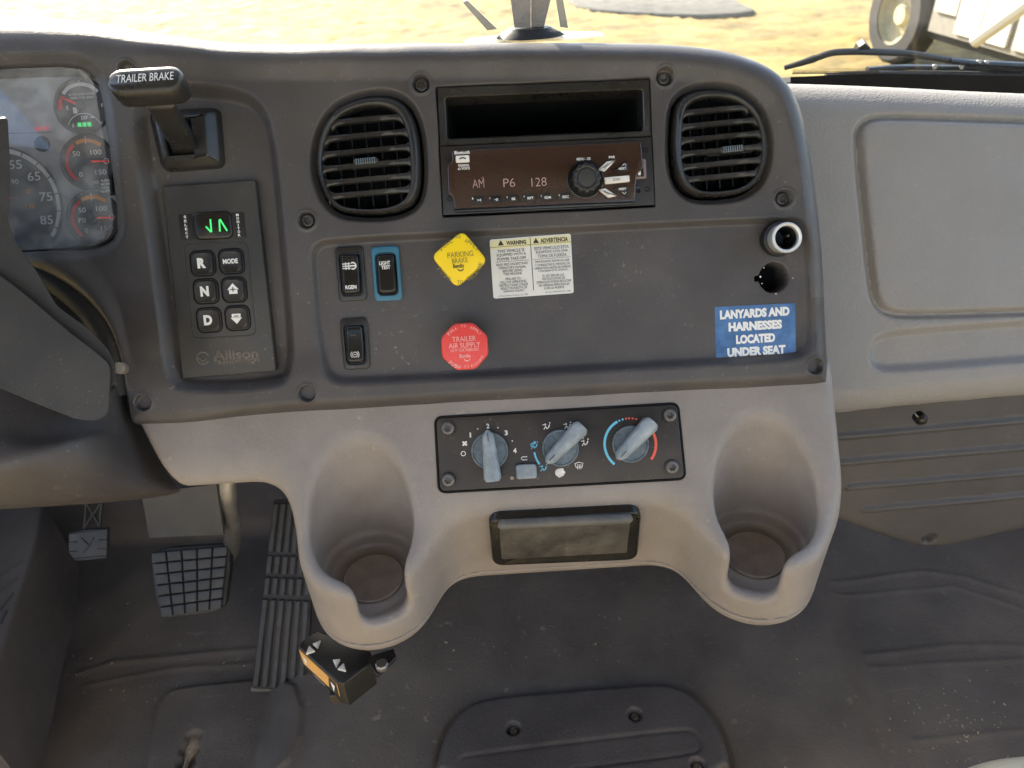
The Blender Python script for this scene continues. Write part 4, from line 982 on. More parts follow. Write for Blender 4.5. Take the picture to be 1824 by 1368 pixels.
# ------------------------------------------------------------------ trailer brake lever
it = Item('trailer_brake_lever', 'black lever with TRAILER BRAKE on its T handle', 'lever', PANEL, 325, 248, SH); R = it.root
ob = ccw(it.P([(261, 197), (384, 190), (392, 294), (286, 302)], .010)); ob = [tuple(np.mean(ob, 0)+(np.array(p)-np.mean(ob, 0))) for p in ob]
o_ = round_poly(ob, .007, 5); si = round_poly(ccw(it.P([(292, 216), (340, 212), (348, 282), (304, 287)], .014)), .002, 5)
base = round_poly([tuple(np.mean(ob, 0)+(np.array(p)-np.mean(ob, 0))*1.06) for p in ob], .007, 5)
mb = MB(); mb.loft([[(x, y, z) for x, y in q] for q, z in ((base, -.002), (o_, .007), (inset(o_, .0015), .0085), (inset(o_, .007), .0155), (inset(o_, .009), .0165), (inset(si, -.0012), .0165), (si, .0150), (si, -.004))], False, False); mb.build('bezel', 'satin_black', R, angle=35)
MB().flat(inset(si, -.0008), .002).build('slot', 'void', R)
def P3(px, py, h): q = it.L(px, py, h); return np.array([q[0], q[1], h])
st = [P3(327, 262, .006), P3(322, 245, .030), P3(308, 222, .055), P3(292, 195, .078), P3(283, 175, .090)]
st = catmull(st, 5); mb = MB(); rings = []
for i, p in enumerate(st):
    k = i/(len(st)-1); wx = .0105-.0015*k+.004*max(0, k-.75)*4*.5; hy = .0075-.001*k
    rings.append([(p[0]+x, p[1]+y, p[2]+y*.35) for x, y in rrect((0, 0), 2*wx, 2*hy, .003, 3)])
mb.loft(rings); mb.build('stem', 'satin_black', R, angle=50)
hd_h = .096; a = P3(203, 158, hd_h); b2 = P3(330, 150, hd_h); mid = (a+b2)/2; ax = (b2-a); ln = np.linalg.norm(ax); ax /= ln
ya = np.array([-ax[1], ax[0], 0]); za = np.array([0, 0, 1.])
# a flat bar: elongated rounded block with a bevelled printed face, tilted up to the driver
def head_pts():
    rings = []
    prof = [(-.0105, .62), (-.0095, .84), (-.0055, 1.0), (.0035, 1.0), (.0070, .90), (.0088, .74), (.0092, .55)]
    for z, k in prof:
        rings.append([(x, y, z) for x, y in [(p[0]*(.965 if k < .8 else 1.0)*(.96+.04*k), p[1]*k) for p in rrect((0, 0), ln*1.02, .0225, .0095, 6)]])
    return rings
rx = radians(-22); Mh = Matrix([[ax[i], ya[i]*cos(rx)+za[i]*sin(rx), -ya[i]*sin(rx)+za[i]*cos(rx), mid[i]] for i in range(3)]+[[0, 0, 0, 1]])
mb = MB(); mb.loft(head_pts()); h_ = mb.build('handle', 'satin_black', R, angle=50); h_.matrix_basis = Mh
mb = MB(); put_text(mb, 'TRAILER BRAKE', (.001, .0004), ln*.79, .0066, 0, .0095, .0); mb.build('lettering', 'white_print', h_)

# ------------------------------------------------------------------ instrument cluster
CH = -.026
it = Item('instrument_cluster', 'instrument cluster with fuel, air pressure and speed gauges', 'instrument cluster', PANEL, 120, 290, CH); R = it.root; L = it.L
MB().prism(ccw(it.P([(-150, 110), (120, 105), (175, 130), (215, 395), (205, 450), (-150, 470)])), -.006, 0).build('backing', 'cluster_face', R)
S_ = .00047
def gauge(cx, cy_, r, label_parts):
    c = L(cx, cy_); g = MB(); rr = r*S_*1.06
    g.lathe([(rr+.0014, .0), (rr+.0014, .0022), (rr+.0006, .003), (rr, .0022), (rr, .0004)], c, 48); d = g.build('gauge', 'gauge_face', R); return c, rr, d
zg = .0008
def prt(d, fn, m): mb = MB(); fn(mb); mb.build('print', m, d)
def needle(d, c, a, ln_, hub):
    mb = MB(); ca, sa = cos(radians(a)), sin(radians(a)); mb.prism([(c[0]-sa*.0009, c[1]+ca*.0009), (c[0]+sa*.0009, c[1]-ca*.0009), (c[0]+ca*ln_+sa*.0003, c[1]+sa*ln_-ca*.0003), (c[0]+ca*ln_-sa*.0003, c[1]+sa*ln_+ca*.0003)], .003, .0042, .0003, 1); mb.build('needle', 'needle', d)
    MB().lathe([(hub, .0008), (hub, .0046), (hub*.85, .0056), (.001, .0058)], c, 20).build('hub', 'gauge_face', d)
c, rr, d = gauge(147, 190, 45, 0)
prt(d, lambda m: (m.arc(c, rr*.83, 38, 143, .0030, zg), m.strip([(c[0], c[1]+rr*.72), (c[0], c[1]+rr*.98)], .0006, zg+.0003), put_text(m, 'ULTRA LOW SULFUR', (c[0]+.001, c[1]+rr*.46), rr*1.0, .0021, 0, zg, .02), put_text(m, 'DIESEL FUEL ONLY', (c[0]+.001, c[1]+rr*.33), rr*.93, .0021, 0, zg, .02),
                    put_text(m, 'E', (c[0]-rr*.56, c[1]-rr*.02), .0019, .0032, 0, zg, .02), put_text(m, 'F', (c[0]+rr*.78, c[1]), .0019, .0032, 0, zg, .02), m.strip([(c[0]-rr*.36, c[1]-rr*.13), (c[0]-rr*.2, c[1]-rr*.13)], .0055, zg), m.strip([(c[0]-rr*.17, c[1]-rr*.2), (c[0]-rr*.15, c[1]+rr*.05)], .0006, zg),
                    m.arc((c[0], c[1]-rr*.92), rr*.66, 22, 158, .0007, zg), put_text(m, 'DEF', (c[0]+.001, c[1]-rr*.42), .0056, .0031, 0, zg, .02), put_text(m, 'E', (c[0]-rr*.42, c[1]-rr*.69), .0017, .0030, 0, zg, .02), put_text(m, 'F', (c[0]+rr*.67, c[1]-rr*.66), .0017, .0030, 0, zg, .02), m.strip([(c[0]+.0062, c[1]-rr*.42), (c[0]+.0098, c[1]-rr*.42)], .0016, zg)), 'gauge_white')
prt(d, lambda m: m.arc(c, rr*.83, 158, 186, .0030, zg), 'gauge_red')
for i in range(3): MB().box((c[0]-rr*.17+i*.0042, c[1]-rr*.68, .0012), (.0027, .0034, .0012), .0002).build('level_block', 'green_lit', d)
needle(d, c, 153, rr*.82, .0038)
for cx, cy_, ps in [(158, 289, 0), (168, 389, 1)]:
    c, rr, d = gauge(cx, cy_, 45, 0)
    prt(d, lambda m: m.arc(c, rr*.82, 48, 118, .0032, zg), 'gauge_orange'); prt(d, lambda m: m.arc(c, rr*.82, 126, 232, .0026, zg), 'gauge_red')
    prt(d, lambda m: (put_text(m, '50', (c[0]-rr*.42, c[1]+rr*.34), .0066, .0044, 0, zg, .01), put_text(m, '100', (c[0]+rr*.34, c[1]+rr*.36), .0096, .0044, 0, zg, .01), put_text(m, '0', (c[0]-rr*.34, c[1]-rr*.45), .0030, .0044, 0, zg, .01), put_text(m, '150', (c[0]+rr*.44, c[1]-rr*.40), .0096, .0044, 0, zg, .01),
                        put_text(m, 'AIR', (c[0]+rr*.22, c[1]-rr*.78), .0058, .0029, 0, zg, .01), put_text(m, 'PSI', (c[0]-rr*.46, c[1]-rr*.05), .0062, .0042, 0, zg, .01) if ps else 0, m.strip([(c[0], c[1]+rr*.68), (c[0], c[1]+rr*.96)], .0006, zg+.0003), m.arc((c[0]+rr*.7, c[1]+.0), .0022, 0, 360, .0005, zg)), 'gauge_white')
    needle(d, c, -2, rr*.84, .0050 if ps else .0042)
c = L(8, 368); rr = 106*S_; d = MB().lathe([(rr+.0014, .0), (rr+.0014, .0022), (rr+.0006, .003), (rr, .0022), (rr, .0004)], c, 80).build('speedometer', 'gauge_face', R)
def spd(m):
    m.arc(c, rr*.96, -36, 120, .0040, zg, 60)
    for a, t in ((67.5, '55'), (39.7, '65'), (9.5, '75'), (-21, '85'), (97, '45')):
        put_text(m, t, (c[0]+rr*.76*cos(radians(a)), c[1]+rr*.76*sin(radians(a))), .0112, .0076, 0, zg, .01)
    put_text(m, '90', (c[0]+.0122, c[1]+.0205), .0062, .0042, 0, zg, 0)
prt(d, spd, 'gauge_white')
def spk(m):
    for i in range(9): a = radians(-26+18*i); m.strip([(c[0]+rr*.87*cos(a), c[1]+rr*.87*sin(a)), (c[0]+rr*1.0*cos(a), c[1]+rr*1.0*sin(a))], .0009, zg+.0003)
prt(d, spk, 'gauge_face')
prt(d, lambda m: (put_text(m, '110°', (c[0]+.0222, c[1]+.0118), .0086, .0042, 0, zg, 0), put_text(m, '130', (c[0]+.0230, c[1]-.001), .0076, .0042, 0, zg, 0)), 'gauge_orange')
needle(d, (c[0]-.004, c[1]), 30, .014, .003)
mb = MB(); put_text(mb, 'BRAKE', L(75, 229), .0120, .0032, 0, .0005, .03); mb.build('warning_light', 'red_lit', R)
MB().lathe([(.0066, .0), (.0066, .0015), (.0058, .002), (.0050, .0012)], L(76, 257), 28).build('blank_button', 'black_gloss', R)
mb = MB(); mb.strip([L(8, 238), L(92, 236)], .0006, .0005); mb.build('divider', 'gauge_face', R)
b = MB().prism(ccw(round_poly(it.P([(175, 318), (199, 314), (201, 344), (180, 346)], .012), .001)), .0, .012, .001).build('reset_button', 'black', R)
mb = MB()
for i, t in enumerate(('PUSH-', 'MODE', 'HOLD-', 'RESET')): put_text(mb, t, it.L(188, 321.5+6.3*i, .0122), .0078, .0021, .05, .0123, .02)
mb.build('lettering', 'white_print', b)
lz = .0225; MB().prism(ccw(round_poly(it.P([(-150, 128), (112, 119), (148, 125), (167, 147), (186, 262), (201, 390), (198, 418), (176, 434), (118, 441), (-150, 453)], lz), .004)), lz-.0012, lz).build('lens', 'lens', R)
tr = it.P([(-150, 127), (110, 117), (146, 122), (166, 142)], .012); mb = MB(); mb.tube([(x, y, .016) for x, y in tr], .004, 8); mb.build('upper_sill', 'pdash', R)
lo_ = it.P([(-150, 454), (118, 442), (170, 436), (190, 424), (200, 404)], lz); mb = MB(); mb.tube([(x, y, lz) for x, y in lo_], .0009, 6); mb.build('lower_trim', 'steel', R)

# ------------------------------------------------------------------ heater controls
it = Item('heater_control_panel', 'black heater control plate with three worn grey rotary knobs', 'heater controls', CONS, 998, 798, .0); R = it.root; L = it.L
pl = ccw(round_poly(it.P([(777, 745.6), (1206, 720.5), (1219, 851), (784, 875)], .0015), .0055, 5)); MB().prism(pl, -.004, .0018, .0008, 2).build('plate', 'hvac', R)
ed = inset(pl, -.0012); mb = MB(); mb.tube([(x, y, .0002) for x, y in ed+[ed[0]]], .0011, 6, False); mb.build('gasket', 'void', R)
SCREW2 = screw_mesh(.0054)
for q in [(798, 763), (799, 855), (1192, 740), (1196, 832)]:
    c = L(*q); s_ = link('screw', SCREW2, 'hvac_screw', R); s_.location = (c[0], c[1], .0038); MB().lathe([(.0066, .0016), (.0066, .0030), (.0056, .0032)], c, 24, False, False).build('screw_collar', 'hvac', R)
Z = .0021
def mark(nm, m, fn): q = MB(); fn(q); q.build(nm, m, R)
for t, x, y, w, h in [('2', 869, 759, 5.4, 8.6), ('1', 838, 775, 2.6, 8.6), ('3', 901.6, 771, 5.4, 8.6), ('4', 917, 802.6, 6, 8.6)]: mark('numeral', 'white_print', lambda q: put_text(q, t, L(x, y), w*.0005, h*.0005, 0, Z, .03))
mark('numeral', 'white_print', lambda q: q.arc(L(825.5, 808), .0019, 0, 360, .0007, Z, 16))
for x, y in ((851, 764), (887, 762), (912.5, 785.5)): mark('scale_dot', 'white_print', lambda q: q.flat(circle(L(x, y), .0006, 8), Z))
c = L(828, 790)
def fan(q):
    for i in range(4): a = radians(45+90*i); q.flat([(c[0]+.0014*cos(a)+.0013*cos(t)*cos(a)-.0009*sin(t)*sin(a), c[1]+.0014*sin(a)+.0013*cos(t)*sin(a)+.0009*sin(t)*cos(a)) for t in np.linspace(0, 2*pi, 9)[:-1]], Z+.00002*i)
mark('fan_icon', 'white_print', fan)
def man(m, x, y, two=False, win=False):
    c = L(x, y); k = .0033
    m.strip([(c[0]-.2*k, c[1]-.1*k), (c[0]+.1*k, c[1]-.75*k), (c[0]+.6*k, c[1]-.35*k), (c[0]+.85*k, c[1]+.35*k)], .0009, Z); m.flat(circle((c[0]+.95*k, c[1]+.8*k), .0006, 8), Z)
    m.strip([(c[0]-.2*k, c[1]-.1*k), (c[0]-.75*k, c[1]-.9*k)], .0007, Z)
    m.strip([(c[0]-1.0*k, c[1]+.35*k), (c[0]-.1*k, c[1]+.4*k)], .0006, Z); m.strip([(c[0]-.4*k, c[1]+.7*k), (c[0]-.05*k, c[1]+.4*k), (c[0]-.4*k, c[1]+.1*k)], .0005, Z)
    if two: m.strip([(c[0]-1.0*k, c[1]-.15*k), (c[0]-.5*k, c[1]-.1*k)], .0006, Z)
    if win: m.strip([(c[0]-1.1*k, c[1]+1.0*k), (c[0]-.1*k, c[1]+1.2*k)], .0006, Z)
for x, y, wn in ((973, 759, False), (1010, 758, False), (1041, 788, True)): mark('seat_icon', 'white_print', lambda q: man(q, x, y, False, wn))
def defrost(m, x, y):
    c = L(x, y); k = .0036
    m.strip([(c[0]-k, c[1]+.5*k), (c[0], c[1]+.8*k), (c[0]+k, c[1]+.5*k), (c[0]+.7*k, c[1]-.5*k), (c[0], c[1]-.3*k), (c[0]-.7*k, c[1]-.5*k), (c[0]-k, c[1]+.5*k)], .0006, Z)
    for d in (-.4, 0, .4): m.strip([(c[0]+d*k, c[1]+.3*k), (c[0]+d*k+.0003, c[1]-.1*k), (c[0]+d*k, c[1]-.9*k)], .0005, Z+.00004)
mark('defrost_icon', 'white_print', lambda q: defrost(q, 1031, 829))
c = L(934, 817); mark('recirculation_icon', 'white_print', lambda q: q.strip([(c[0]+.0025, c[1]+.0016), (c[0]-.0018, c[1]+.0016), (c[0]-.0028, c[1]+.0004), (c[0]-.0018, c[1]-.0010), (c[0]+.0025, c[1]-.0010)], .0007, Z))
mark('seat_icon', 'blue_print', lambda q: man(q, 951, 793, True)); mark('seat_icon', 'blue_print', lambda q: man(q, 967.5, 833)); k2 = L(998, 798)
mark('blue_dash', 'blue_print', lambda q: q.arc(k2, .0232, 162, 168, .0018, Z, 4)); mark('blue_arc', 'blue_print', lambda q: q.arc(k2, .0232, 186, 214, .0016, Z, 10))
k3 = L(1122, 791); mark('blue_arc', 'blue_print', lambda q: q.arc(k3, .0226, 116, 228, .0022, Z, 30))
for a in (101, 109): mark('blue_dash', 'blue_print', lambda q: q.arc(k3, .0226, a, a+4, .0016, Z, 3))
mark('red_arc', 'red_print', lambda q: q.arc(k3, .0226, -40, 22, .0024, Z, 16))
for a in (70, 78, 86, 93): mark('red_dash', 'red_print', lambda q: q.arc(k3, .0226, a, a+4.5, .0016, Z, 3))
def dial(px, py, ang, label):
    c = L(px, py); d = MB().lathe([(.0162, .0015), (.0162, .0042), (.0154, .0052), (.0146, .0050), (.0142, .0042), (.004, .0042)], c, 40).build('knob', 'knob_disc', R); d['label'] = label
    # lever bar: narrow at the pointer end (+x), wide at the tail
    n = 16; rings = []
    for i in range(n+1):
        t = i/n; x = -.0265+.0445*t; wd = .0078-.0030*t; ht = .0150+.0035*(1-t)
        ee = 1.0
        if t < .06: ee = .72+.28*sqrt(t/.06)
        if t > .86: ee = sqrt(max(.02, 1-((t-.86)/.14)**2*.93))
        wd *= ee; hz = .004+(ht-.004)*(.90+.10*ee)
        rings.append([(x, -wd, .0036)]+[(x, -wd*cos(q_)*(1 if abs(cos(q_)) < .99 else 1), hz-.0065+.0065*max(0.0, sin(q_))**.8) for q_ in np.linspace(0, pi, 9)]+[(x, wd, .0036)])
    b = MB().loft(rings[::-1]); M_ = Matrix.Translation((c[0], c[1], 0)) @ Matrix.Rotation(radians(ang), 4, 'Z'); b.xf(M_); bar = b.build('grip', 'knob_grey', d, angle=50)
    m = MB(); m.strip([(.0085, 0), (.0155, 0)], .0007, .0166); m.xf(M_); m.build('pointer_line', 'dark_print', bar)
dial(872.5, 803, 93, 'fan speed knob pointing up'); dial(998, 798, 222, 'air direction knob turned to the lower left'); dial(1122, 791, 223, 'temperature knob between blue and red arcs')
b = MB().prism(rrect(L(937.6, 840, .006), .0182, .0128, .0026), .001, .0062, .0016).build('recirculation_button', 'knob_grey', R)
MB().lathe([(.0017, .0015), (.0017, .0026), (.001, .0029)], L(912, 851), 14).build('indicator_lamp', 'foam', R)
c = L(996.6, 841.7); mb = MB(); mb.prism([(c[0]+.0052*(.75+.35*random.random())*cos(t), c[1]+.0046*(.75+.35*random.random())*sin(t)) for t in np.linspace(0, 2*pi, 16)[:-1]], .0015, .0024, .0002, 1); mb.build('worn_spot', 'worn_print', R)

# ------------------------------------------------------------------ ashtray
al = radians(9)
ASH = Frame((.05, -.0525, -.15), -al)
it = Item('ashtray', 'closed dark ashtray drawer in the console between the cup holders', 'ashtray', ASH, 1006, 959, .006); R = it.root
o_ = ccw(round_poly(it.P([(870, 925), (1143, 910), (1135, 997), (878, 1008)], .002), .012, 6))
i_ = ccw(round_poly(it.P([(884, 929), (1132, 917), (1124, 989), (889, 1001)], .001), .003, 4))
mb = MB(); mb.loft([[(x, y, z) for x, y in q] for q, z in ((o_, -.014), (o_, .001), (inset(o_, .001), .0024), (inset(o_, .0022), .0028), (inset(i_, -.001), .0024), (i_, .001), (i_, -.012))], False, False); mb.build('bezel', 'black_gloss', R, angle=40)
MB().flat(inset(i_, -.0005), -.006).build('cavity', 'void', R)
dr = ccw(round_poly(it.P([(889, 936), (1124, 924), (1117, 986), (893, 998)], .004), .002)); MB().prism(dr, -.008, .0035, .001).build('drawer_front', 'ashtray', R)
a, b2 = it.L(888, 938, .008), it.L(1126, 926, .008); mb = MB(); mb.tube([(a[0], a[1], .0055), (a[0]+.002, a[1], .006), (b2[0]-.002, b2[1], .006), (b2[0], b2[1], .0055)], [.0030, .0046, .0046, .0030], 14); mb.build('pull_lip', 'ash_lip', R, angle=60)

# ------------------------------------------------------------------ dash-top mount
Q = PANEL.w(*PANEL.uv(947, 60, -.03), -.03)+np.array([0, .03, -.004]); R = empty('dash_mount', Q, 'grey strap bracket on a black adhesive pad on top of the dash', 'bracket')
Lm = lambda x, y, dy=0.0: tuple(at_y(x, y, Q[1]+dy)-Q)
mb = MB(); ring = []
for k, z in ((1, 0), (.9, .002), (.7, .005), (.6, .007)): ring.append([(x*k, y*k, z-.003) for x, y in circle((0, 0), .032, 24, .02)])
mb.loft(ring); mb.build('adhesive_pad', 'black', R)
for q in ([(904, -40), (945, -40), (945, 48), (916, 48)], [(946, -40), (990, -40), (969, 48), (946, 48)]):
    a = [Lm(*p) for p in q]; mb = MB(); mb.loft([[tuple(np.array(p)+np.array([0, e, 0])) for p in a] for e in (-.004 if q[0][0] < 945 else .0, .0 if q[0][0] < 945 else .004)]); mb.build('strap', 'strap', R)
for q in ([(824, 4), (832, 0), (886, 52), (868, 54)], [(985, -30), (998, -30), (1012, 50), (998, 48)]):
    a = [Lm(*p, .004) for p in q]; mb = MB(); mb.loft([[tuple(np.array(p)+np.array([0, e, 0])) for p in a] for e in (0, .003)]); mb.build('clear_strip', 'clear_edge', R)
mb = MB(); mb.prism(chaikin([(-.065, -.012), (.07, -.014), (.062, .02), (-.05, .022)], 1), -.006, -.0045); mb.build('clear_base', 'clear_plastic', R)

# ================================================================== steering column and shrouds
def slab(poly_px, t0, t1, mat_, name, parent, O, thick, bev=.006, rad=.01):
    """flat moulded cover facing the camera: corners given with their distance along the view"""
    pass
O = at_t(100, 620, .55)
R = empty('steering_column', O, 'black steering column cover at the left edge', 'steering column')
# cover plane roughly facing the driver's seat
n_ = np.array([.25, -.80, .55]); n_ /= np.linalg.norm(n_)
class Gen(Frame):
    def __init__(s, o, n):
        s.o = np.array(o, float); s.n = n/np.linalg.norm(n); s.u = np.cross(np.array([0, 0, 1.]), s.n); s.u /= np.linalg.norm(s.u); s.v = np.cross(s.n, s.u)
GC = Gen(O, n_); R.matrix_world = GC.mat()
def taper(poly, z0, z1, r):
    p = round_poly(ccw(poly), r, 3); c = np.mean(p, 0); f = lambda k: [tuple(c+(np.array(q)-c)*k) for q in p]
    d = ray(40, 450); w = np.array([d @ GC.u, d @ GC.v, d @ GC.n]); w = w/abs(w[2])                 # the cover runs back along the column, away from the seat
    g = lambda dz: [(x+w[0]*dz-.22*dz, y+w[1]*dz) for x, y in p]
    return MB().loft([[(x, y, z) for x, y in q] for q, z in ((g(z1-z0), z0), (g(.005), z1-.005), (f(.995), z1-.0015), (f(.985), z1))])
up = [GC.uv(*q) for q in [(-160, 250), (8, 200), (13, 300), (9, 392), (22, 428), (60, 480), (98, 545), (150, 582), (190, 622), (203, 648), (203, 690), (-160, 560)]]
taper(up, -.09, -.004, .004).build('upper_cover', 'column', R)
lowc = [GC.uv(*q) for q in [(-160, 420), (0, 488), (60, 535), (120, 587), (170, 625), (200, 650), (198, 700), (196, 738), (176, 750), (140, 748), (60, 716), (0, 690), (-160, 640)]]
taper(lowc, -.07, .003, .006).build('lower_cover', 'column', R)
a = GC.uv(208, 655); mb = MB(); mb.cyl((a[0], a[1]), .0045, -.02, -.006, 14, .001); mb.build('tilt_pin', 'pin', R)

# lower shroud beneath the column
rows = [[(-220, 640, .60), (-60, 650, .60), (60, 690, .61), (150, 725, .625), (205, 690, .655), (222, 650, .69)],
        [(-220, 720, .585), (-60, 735, .585), (60, 770, .59), (150, 765, .61), (215, 735, .655), (238, 710, .70)],
        [(-220, 800, .565), (-60, 815, .563), (60, 805, .575), (160, 785, .605), (228, 780, .66), (258, 770, .71)],
        [(-220, 850, .57), (-60, 860, .568), (70, 850, .585), (180, 840, .615), (255, 830, .67), (290, 830, .71)],
        [(-220, 905, .60), (-60, 902, .60), (90, 895, .62), (200, 885, .65), (285, 872, .685), (318, 868, .72)],
        [(-220, 915, .68), (-60, 910, .68), (90, 902, .69), (200, 894, .71), (290, 884, .73), (322, 876, .75)]]
mb = solid_patch([[at_t(*q) for q in r] for r in rows], .006); o = mb.build('column_shroud', 'shroud', angle=70); tag(o, 'dark rounded knee shroud under the steering column left of the console', 'shroud')
# added dark tube that shades the gap behind the column
mb = MB(); path = [at_t(*q) for q in [(30, 462, .655), (70, 478, .655), (120, 510, .655), (166, 552, .657), (196, 600, .66), (210, 650, .665), (216, 700, .67)]]; mb.tube(catmull(path, 5), .013, 10); o = mb.build('column_shade_filler', 'rubber_black', angle=60); tag(o, 'added dark strip shading the gap between steering column and instrument panel', 'filler')

# ================================================================== pedals
def pedal_frame(px, py, z, lean, yaw=0): return Frame(at_z(px, py, z), lean, yaw)
# brake
F = pedal_frame(340, 1040, -.45, radians(38)); it = Item('brake_pedal', 'grey rubber brake pedal with block tread on a steel arm', 'pedal', F, 340, 1040); R = it.root
pd = ccw(round_poly(it.P([(268, 984), (300, 975), (409, 968), (410, 1010), (401, 1080), (380, 1092), (290, 1102), (276, 1070)]), .008, 4)); MB().prism(pd, -.012, .0, .002).build('pad', 'rubber_black', R); K = R.children[0]
cols = [.06, .25, .445, .64, .83, .985]; rws = [.02, .17, .33, .50, .66, .82, .985]
TL, TR, BR, BL = (np.array(it.L(*q)) for q in [(271, 983), (409, 971), (397, 1083), (290, 1099)])
def bil(s, t): return (TL*(1-s)+TR*s)*(1-t)+(BL*(1-s)+BR*s)*t
for j in range(6):
    for i in range(5):
        g = .016
        s0, s1 = (i+.05)/5, (i+.95)/5; t0, t1 = (j+.06)/6, (j+.94)/6
        q = [bil(s0, t0), bil(s1, t0), bil(s1, t1), bil(s0, t1)]
        MB().prism(ccw([tuple(p) for p in q]), -.001, .0065, .0018, 2).build('tread_block', 'rubber', K)
arm = [at_t(402, 830, .99), at_t(406, 890, 1.01), at_t(414, 945, 1.05), at_t(408, 985, 1.10), at_t(385, 1010, 1.14)]
mb = MB(); Minv = R.matrix_world.inverted(); mb.tube([tuple(Minv @ Vector(p)) for p in catmull(arm, 5)], (.013, .008), 12); mb.build('arm', 'steel', R)
pq = [at_t(*q) for q in [(252, 880, 1.02), (385, 862, .99), (398, 952, 1.02), (266, 958, 1.05)]]; mb = MB(); nn = np.cross(pq[1]-pq[0], pq[3]-pq[0]); nn /= np.linalg.norm(nn); mb.loft([[tuple(Minv @ Vector(p+nn*e)) for p in pq] for e in (0, .004)]); mb.build('guard_plate', 'plate_grey', R)
# accelerator
F = pedal_frame(495, 1075, -.50, radians(40), radians(-2)); it = Item('accelerator_pedal', 'long ribbed rubber accelerator pedal beside the left cup holder', 'pedal', F, 495, 1075); R = it.root
TL, TR, BR, BL = (np.array(it.L(*q)) for q in [(487, 890), (565, 890), (544, 1234), (448, 1226)])
MB().prism(round_poly(ccw([tuple(p) for p in (TL, TR, BR, BL)]), .005), -.010, .0, .0015).build('base', 'rubber_black', R); K = R.children[0]
for k in range(6):
    s0, s1 = (k+.16)/6, (k+.80)/6
    for t0, t1 in ((.02, .28), (.30, .395), (.415, .505), (.53, .985)):
        MB().prism(ccw([tuple(bil(s, t)) for s, t in ((s0, t0), (s1, t0), (s1, t1), (s0, t1))]), -.001, .0045, .0012, 1).build('rib', 'rubber', K)
q = [tuple(bil(s, t)) for s, t in ((-.02, .99), (1.02, .99), (1.04, 1.06), (-.04, 1.06))]; MB().prism(ccw(q), -.012, -.001, .002).build('hinge', 'floor', R)
# small dimmer pedal
F = pedal_frame(157, 972, -.43, radians(30)); it = Item('small_foot_pedal', 'small black foot pedal with truss stem left of the brake', 'pedal', F, 157, 972); R = it.root
pd = ccw(it.P([(122, 950), (150, 944), (191, 941), (190, 994), (160, 998), (133, 999), (122, 985)])); MB().prism(pd, -.008, .0, .0015).build('pad', 'rubber', R); K = R.children[0]
for a, b2 in [((124, 952), (190, 944)), ((132, 996), (189, 991)), ((123, 967), (136, 966)), ((123, 984), (136, 983)), ((176, 963), (190, 962)), ((176, 979), (190, 978)), ((143, 958), (158, 972)), ((158, 972), (148, 985)), ((158, 972), (166, 958))]:
    A, B = it.L(*a, .001), it.L(*b2, .001); MB().tube([(A[0], A[1], .0005), (B[0], B[1], .0005)], .0013, 6).build('rib', 'rubber', K)
for a, b2 in [((150, 895), (147, 945)), ((178, 893), (174, 943)), ((150, 897), (175, 940)), ((177, 897), (149, 938))]:
    A, B = it.L(*a), it.L(*b2); MB().tube([(A[0], A[1], -.006), (B[0], B[1], -.006)], .0022, 6).build('truss_bar', 'rubber_black', R)

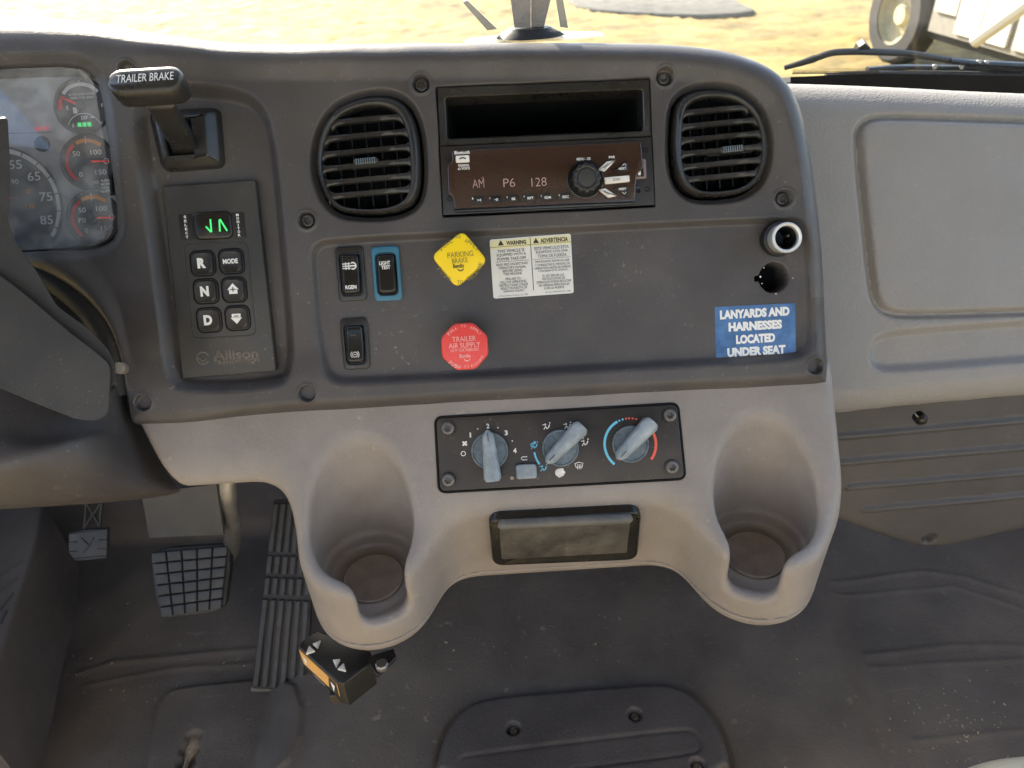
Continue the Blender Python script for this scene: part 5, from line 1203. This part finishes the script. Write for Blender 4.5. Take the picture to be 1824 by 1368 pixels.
# ================================================================== brake controller under the console
zc = -.235
def bc(): 
    top = [at_z(x, y, zc) for x, y in [(531, 1152), (538, 1140), (566, 1122), (660, 1160), (662, 1180), (612, 1218), (600, 1215)]]
    c = np.mean(top, 0); R = empty('brake_controller', c, 'black brake controller box with amber label hanging under the left cup holder', 'controller')
    P = ccw([(p[0]-c[0], p[1]-c[1]) for p in top]); MB().prism(P, -.034, .0, .0022).build('housing', 'black', R)
    # front face label: along the edge from (531,1152) to (600,1215)
    A = top[0]-c; B = top[6]-c; e = (B-A)/np.linalg.norm(B-A); nn = np.array([e[1], -e[0], 0.]);
    if nn @ np.array([0, -1, 0]) < 0: nn = -nn
    ln_ = np.linalg.norm(B-A)
    def q(s, t, o=.0008): return tuple(A+e*ln_*s+np.array([0, 0, -.003-.021*t])+nn*o)
    fw = MB(); fw.loft([[q(.02, 0, -.001), q(.99, 0, -.001), q(.97, 1, -.001), q(.04, 1, -.001)], [q(.02, 0), q(.99, 0), q(.97, 1), q(.04, 1)]]); f = fw.build('front_window', 'amber', R)
    fw = MB(); fw.add([q(.80, 0, .0012), q(.99, 0, .0012), q(.97, 1, .0012), q(.72, 1, .0012)], [(0, 1, 2, 3)]); fw.build('dark_corner', 'key', f)
    m = MB(); m.add([q(.12, .2, .0014), q(.22, .25, .0014), q(.14, .85, .0014)], [(0, 1, 2)]); m.add([q(.84, .15, .0016), q(.95, .2, .0016), q(.86, .9, .0016)], [(0, 1, 2)]); m.build('arrow_mark', 'white_print', f)
    m = MB(); v, fc = text_raw('Ultimate', .01); m.add([q(.30+.30*(x+.5), 1.22-.2*(y+.5), .0012) for x, y in v], fc); m.build('lettering', 'grey_print', R)
    for tri in ([(544, 1163), (550, 1148), (561, 1158)], [(556, 1145), (571, 1138), (565, 1153)], [(592, 1173), (606, 1172), (598, 1187)], [(600, 1190), (612, 1179), (616, 1194)]):
        tp = [at_z(x, y, zc+.003)-c for x, y in tri]; MB().prism(round_poly(ccw([(p[0], p[1]) for p in tp]), .001, 3), -.001, .0022, .0008).build('arrow_button', 'button_white', R)
    k = at_z(598, 1232, zc-.03)-c; MB().box((k[0], k[1], -.036), (.012, .008, .012), .002).build('slide_tab', 'satin_black', R)
    br = [at_z(*x_, zc+.004)-c for x_ in [(650, 1165), (700, 1150), (705, 1165), (672, 1198), (664, 1190)]]; MB().prism(ccw([(p[0], p[1]) for p in br]), -.004, .0, .001).build('bracket', 'satin_black', R)
    s_ = at_z(680, 1183, zc+.004)-c; MB().lathe([(.0062, .0), (.0062, .004), (.0050, .0055), (.002, .0055)], (s_[0], s_[1]), 8).build('bolt', 'steel', R)
bc()

# ------------------------------------------------------------------ odds and ends
A = at_z(112, 1020, FZ+.006); B = at_z(127, 1040, FZ+.006); mb = MB(); mb.tube([A, (A+B)/2+np.array([.003, 0, .002]), B], .0014, 6); o = mb.build('twig', 'twig'); tag(o, 'small brown twig on the floor by the small foot pedal', 'twig')
mb = MB()
for i in range(170):
    zone = random.random()
    px_, py_ = (random.gauss(1690, 70), random.gauss(1290, 50)) if zone < .4 else ((random.gauss(230, 110), random.gauss(1230, 80)) if zone < .75 else (random.uniform(300, 1800), random.uniform(1080, 1368)))
    q = at_z(px_, py_, FZ+(.028 if 560 < px_ < 1500 else .004)); k = .0005+.0012*random.random()**2; a = random.random()*6
    e = np.array([cos(a), sin(a), 0]); f_ = np.array([-sin(a), cos(a), 0]); l = 1+1.6*random.random()
    mb.add([q-e*k*l-f_*k*.6, q+e*k*l-f_*k*.4, q+e*k*.2*l+f_*k*.8, q+np.array([0, 0, k*1.1])], [(0, 2, 1), (0, 1, 3), (1, 2, 3), (2, 0, 3)])
o = mb.build('floor_grit', 'grit', angle=20); tag(o, 'scattered crumbs of pale grit on the floor mat', 'grit', None, 'stuff')
P = [at_z(x, y, -.34) for x, y in [(1640, 1400), (1690, 1372), (1760, 1346), (1824, 1338), (1950, 1330), (1950, 1480), (1640, 1480)]]; c = P[2]
mb = MB(); mb.prism(chaikin([(p[0]-c[0], p[1]-c[1]) for p in P], 2), -.12, 0, .012); o = mb.build('seat_cushion', 'seat', mw=Matrix.Translation(Vector(c))); tag(o, 'seat cushion edge in the lower right corner, coloured pale as if sunlit', 'seat')  # no sun reaches here; its brightness is put into the colour

# ================================================================== the cab around the camera (shade and bounce)
def cab():
    def wall(name, m, boxes, label):
        mb = MB()
        for c, d in boxes: mb.box(c, d)
        o = mb.build(name, m); tag(o, label, None, None, 'structure')
    wall('cab_roof', 'roof_liner', [((0, -.55, 1.16), (2.3, 1.36, .04))], 'pale headliner of the cab roof')
    wall('cab_back_wall', 'roof_liner', [((0, -1.22, -.25), (2.3, .04, .9)), ((-.95, -1.22, .67), (.4, .04, .94)), ((.95, -1.22, .67), (.4, .04, .94)), ((0, -1.22, .89), (1.5, .04, .56))], 'pale rear wall of the cab with its window opening')
    # the passenger door is shut, the driver's door stands open
    wall('cab_side_wall', 'roof_liner', [((1.13, -.3, -.42), (.04, 1.8, .52)), ((1.13, .42, -.05), (.04, .5, .22)), ((1.13, -1.12, .5), (.04, .2, 1.3))], 'pale right side wall of the cab below the door window')
    wall('cab_side_wall', 'roof_liner', [((-1.13, .40, -.32), (.04, .56, .76)), ((-1.13, -1.12, .2), (.04, .2, 1.9))], 'pale left side wall of the cab beside the open door')
cab()
